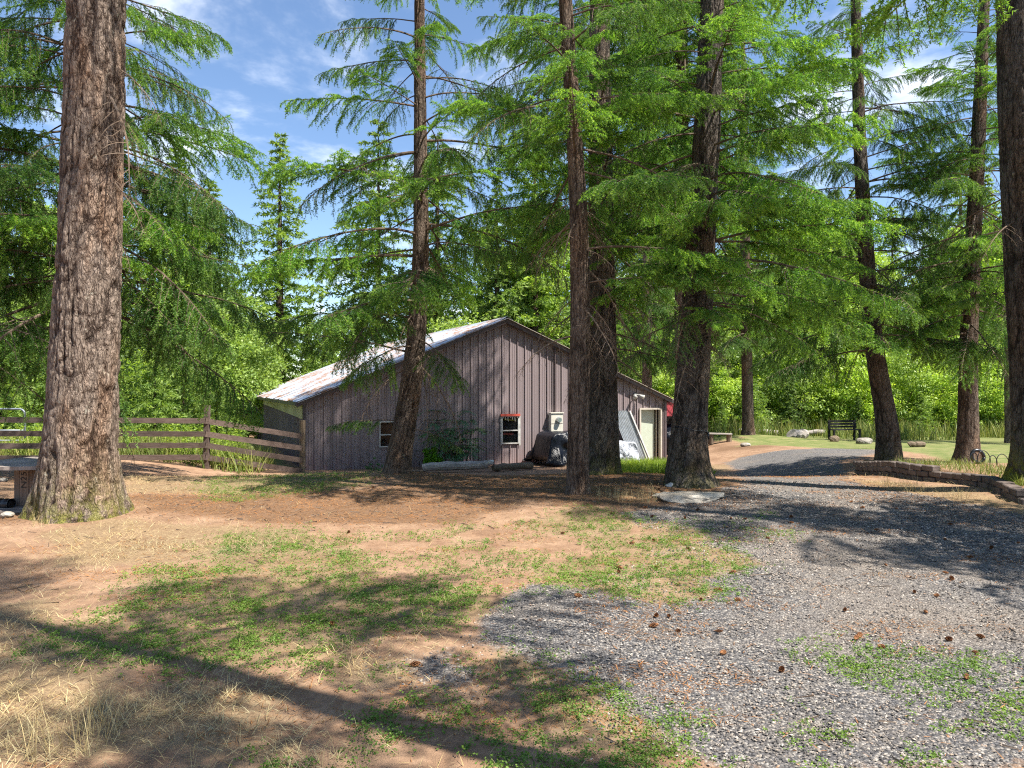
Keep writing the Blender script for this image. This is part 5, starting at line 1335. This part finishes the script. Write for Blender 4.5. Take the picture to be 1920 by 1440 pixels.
def leaf_crown(seed, nclump, nleaf, size, mat, w=1.0, h=1.0, crad=1.0):
    r = np.random.default_rng(seed)
    d = r.normal(size=(nclump, 3)); d /= np.linalg.norm(d, axis=1)[:, None]; d[:, 2] = np.abs(d[:, 2]) * 1.0 - 0.15 * r.random(nclump)
    c = d * (0.35 + 0.65 * r.random((nclump, 1)) ** 0.5) * np.array([0.8, 0.8, 0.8]); c[:, 2] += 0.12
    if h > 9: c[:, 2] = 0.18 + 0.8 * r.random(nclump); c[:, :2] *= (1.25 - 0.9 * np.abs(c[:, 2] - 0.5))[:, None]
    c = c * np.array([w, w, h])
    rad = (0.10 + 0.13 * r.random(nclump)) * crad
    ii = np.repeat(np.arange(nclump), nleaf); n = len(ii)
    e = r.normal(size=(n, 3)); e /= np.linalg.norm(e, axis=1)[:, None]
    p = c[ii] + e * (rad[ii] * r.random(n) ** 0.4)[:, None] * np.array([1.15, 1.15, 0.7]); p[:, 2] = np.maximum(p[:, 2], 0.02)
    nrm = e * 0.5 + r.normal(size=(n, 3)) * 0.7 + np.array([0, 0, 0.5]); nrm /= np.linalg.norm(nrm, axis=1)[:, None]
    a = np.cross(nrm, r.normal(size=(n, 3))); a /= np.linalg.norm(a, axis=1)[:, None]; b = np.cross(nrm, a)
    s_ = size * (0.5 + r.random(n))[:, None]
    V = np.stack([p - a * s_, p + b * s_ * 0.5, p + a * s_, p - b * s_ * 0.5], 1).reshape(-1, 3)
    tip = np.clip(0.25 + 0.6 * (e[:, 2] * 0.5 + 0.5) * r.random(n) + 0.25 * r.random(n), 0, 1)
    return mk_mesh('crown', V, quads=np.arange(n * 4).reshape(-1, 4), mats=[mat], attrs={'tip': np.repeat(tip, 4)})
LC = [leaf_crown(51, 70, 170, 0.062, M_LEAF, 2.3, 4.6, 3.0), leaf_crown(52, 90, 130, 0.070, M_LEAF, 2.2, 5.2, 2.7), leaf_crown(53, 66, 180, 0.075, M_LEAF_D, 2.8, 7.5, 4.0)]
LT = [leaf_crown(54, 120, 110, 0.105, M_LEAF, 3.0, 13.0, 3.6), leaf_crown(55, 110, 120, 0.110, M_LEAF_D, 2.8, 14.0, 3.8)]
stm = MB(); rs_ = random.Random(3)
for k in range(7):
    a = k * 0.9; stm.tube([(0.02 * math.cos(a), 0.02 * math.sin(a), -0.05), (0.12 * math.cos(a), 0.12 * math.sin(a), 0.3), (0.4 * math.cos(a + .2), 0.4 * math.sin(a + .2), 0.7)], [0.014, 0.010, 0.004], 5)
ST = stm.mesh('stem', M_TWIG)
def shrub(name, x, y, h, w, label, group, k, seed, me_=None):
    r = random.Random(seed); t = thing(name, label, 'shrub' if name == 'shrub' else 'tree', gp3(x, y), r.uniform(0, 6.28), group)
    for nm, m_ in (('stems', ST), ('crown', me_ or LC[k])):
        o = obj(nm, m_, t); o.scale = (w, w, h)
        if me_ is None: o.scale = (h / 5, h / 5, h / 5) if nm == 'crown' else (h * 0.4, h * 0.4, h * 0.8)
    return t
SL = 'bright broadleaf shrub in the thicket beyond the lawn'
for i in range(34):
    x = 4.5 + 30 * (i % 17 + rr.random()) / 17; row = i // 17; y = (43.5 if row == 0 else 47.5) + rr.uniform(-1.2, 1.2)
    shrub('shrub', x, y, rr.uniform(3.6, 6.0) + row * 2.0, 1, SL, 'broadleaf thicket beyond the lawn', rr.choice((0, 1, 0, 1, 2)), 500 + i)
for i in range(12):
    x = 7 + 22 * (i + rr.random()) / 12
    far_fir(x, 41.5 + rr.uniform(-1, 1.2), rr.uniform(1.6, 3.4), 'young fir sapling before the broadleaf thicket', 'fir saplings at the lawn edge', 700 + i, FS)
for i in range(16):
    x = -30 + 27 * (i + rr.random()) / 16; y = rr.uniform(36, 44)
    if x > -12 and y < 41: y += 5
    shrub('shrub', x, y, rr.uniform(4.5, 7.0), 1, 'dense dull green broadleaf tree behind the fence and barn', 'broadleaf trees behind the barn', rr.choice((2, 2, 1)), 600 + i)
for i, (x, y, h) in enumerate(((-12.2, 25.5, 3.6), (-14.2, 27.0, 4.6), (-10.9, 27.5, 3.0), (-16.8, 24.5, 4.0), (-19.0, 27, 5.0), (-13.2, 30, 5.5))):
    far_fir(x, y, h, 'young pale fir growing behind the rail fence', 'young firs behind the fence', 800 + i, FS)

def tall_leaf_tree(x, y, s_, k, seed, label, group):
    r = random.Random(seed); t = thing('broadleaf_tree', label, 'tree', gp3(x, y), r.uniform(0, 6.28), group)
    o = obj('trunk', FT, t); o.scale = (s_, s_, s_ * 1.02)
    o = obj('crown', LT[k], t); o.scale = (s_ * r.uniform(0.9, 1.2),) * 2 + (s_,)
for i in range(20):
    x = -2 + 44 * (i + rr.random()) / 20
    tall_leaf_tree(x, rr.uniform(49, 56), rr.uniform(0.75, 1.25), i % 2 if rr.random() < 0.7 else 0, 950 + i, 'tall light green broadleaf tree in the wood behind the thicket', 'tall broadleaf trees behind the thicket')
for i, (x, y, s_) in enumerate(((-24, 42, 0.8), (-28, 46, 1.0), (-20.5, 47, 0.75), (-33, 44, 1.1), (-38, 48, 1.1))):
    tall_leaf_tree(x, y, s_, 1, 980 + i, 'tall broadleaf tree behind the fenced pasture', 'tall broadleaf trees behind the pasture')

# shrubs against the barn wall
bp = BP(3.75, 0.95, 0); shrub('shrub', bp.x, bp.y, 0.85, 0.42, 'small bright green leafy shrub at the foot of the barn wall', None, 0, 901, leaf_crown(61, 34, 60, 0.10, M_LEAF_B))
bp = BP(1.9, 0.9, 0); shrub('shrub', bp.x, bp.y, 0.45, 0.35, 'tiny grey-green weed clump below the shaded barn window', None, 0, 902, leaf_crown(62, 10, 24, 0.07, M_LEAF_S))
def sumac(loc, H, seed):
    r = np.random.default_rng(seed); t = thing('compound_leaf_shrub', 'dark shrub with long feathery compound leaves against the barn wall', 'shrub', loc)
    stems = MB(); V = []; tips = []
    for k in range(10):
        st = curve((r.normal() * 0.08, r.normal() * 0.08, 0), (r.normal() * 0.35, r.normal() * 0.35, 1), H * r.uniform(0.6, 1.0), 0.15, 6, r, 0.2)
        stems.tube([tuple(v) for v in st], list(np.linspace(0.016, 0.006, 7)), 5, cap=False)
        for q in range(15):
            b = st[r.integers(2, 7)]; az = r.uniform(0, 6.28); L = r.uniform(0.4, 0.75)
            rach = curve(b, (math.cos(az), math.sin(az), 0.45), L, 1.1, 8, r, 0.08)
            stems.tube([tuple(v) for v in rach], list(np.linspace(0.004, 0.0015, 9)), 3, cap=False)
            tg = np.gradient(rach, axis=0)
            for j in range(1, 9):
                for sd in (-1, 1):
                    tt = tg[j] / np.linalg.norm(tg[j]); s_ = np.cross(tt, [0, 0, 1.0]) * sd; s_ /= np.linalg.norm(s_) + 1e-9
                    dd = s_ * 0.85 + tt * 0.45 + np.array([0, 0, -0.25 - 0.2 * r.random()]); dd /= np.linalg.norm(dd); l = 0.105 * r.uniform(0.7, 1.2)
                    w_ = np.cross(dd, np.cross(s_, tt)); w_ /= np.linalg.norm(w_) + 1e-9
                    p = rach[j]; V += [p, p + dd * l * 0.45 + w_ * 0.024, p + dd * l, p + dd * l * 0.45 - w_ * 0.024]; tips += [0.4 + 0.6 * r.random()] * 4
    obj('leaves', mk_mesh('leaves', V, quads=np.arange(len(V)).reshape(-1, 4), mats=[M_LEAF_S], attrs={'tip': tips}), t)
    obj('stems', stems.mesh('stems', M_TWIG), t)
bp = BP(4.75, 0.85, 0); sumac(gp3(bp.x, bp.y), 2.0, 5)

# ------------------------------------------------------------------ fir cones on the ground
cm = MB(); rc_ = random.Random(9)
for ring in range(8):
    f = ring / 7; rad = 0.020 * math.sin(PI * (0.14 + 0.80 * f)) + 0.003; zc = -0.04 + 0.08 * f; cnt = 8 if 0 < ring < 7 else 5
    for q in range(cnt):
        a = 2 * PI * (q + 0.5 * (ring % 2)) / cnt; ca, sa = math.cos(a), math.sin(a)
        cm.add([(ca * 0.003, sa * 0.003, zc - 0.004), (ca * rad - sa * 0.008, sa * rad + ca * 0.008, zc + 0.006), (ca * rad * 1.15, sa * rad * 1.15, zc + 0.016), (ca * rad + sa * 0.008, sa * rad - ca * 0.008, zc + 0.006)], [(0, 1, 2, 3)])
CONE = cm.mesh('fir_cone', M_CONE)
rc_ = random.Random(21); cnt = 0
while cnt < 64:
    px, py = rc_.uniform(560, 1915), 905 + 440 * rc_.random() ** 1.4
    if px < 1100 and rc_.random() < 0.72: continue
    a = G(px, py)
    w_gv = float(weight('gravel', np.array([a[0]]), np.array([a[1]]))[0])
    if w_gv < 0.5 and rc_.random() < 0.5: continue
    o = obj('fir_cone', CONE, None, (a[0], a[1], gzs(*a) + 0.016)); s_ = rc_.uniform(0.45, 0.72); o.scale = (s_, s_, s_)
    o.rotation_euler = (PI / 2 + rc_.uniform(-.3, .3), rc_.uniform(-.3, .3), rc_.uniform(0, 6.28))
    tag(o, 'brown fallen fir cone lying on the gravel or dirt', 'cone', 'fallen fir cones'); cnt += 1
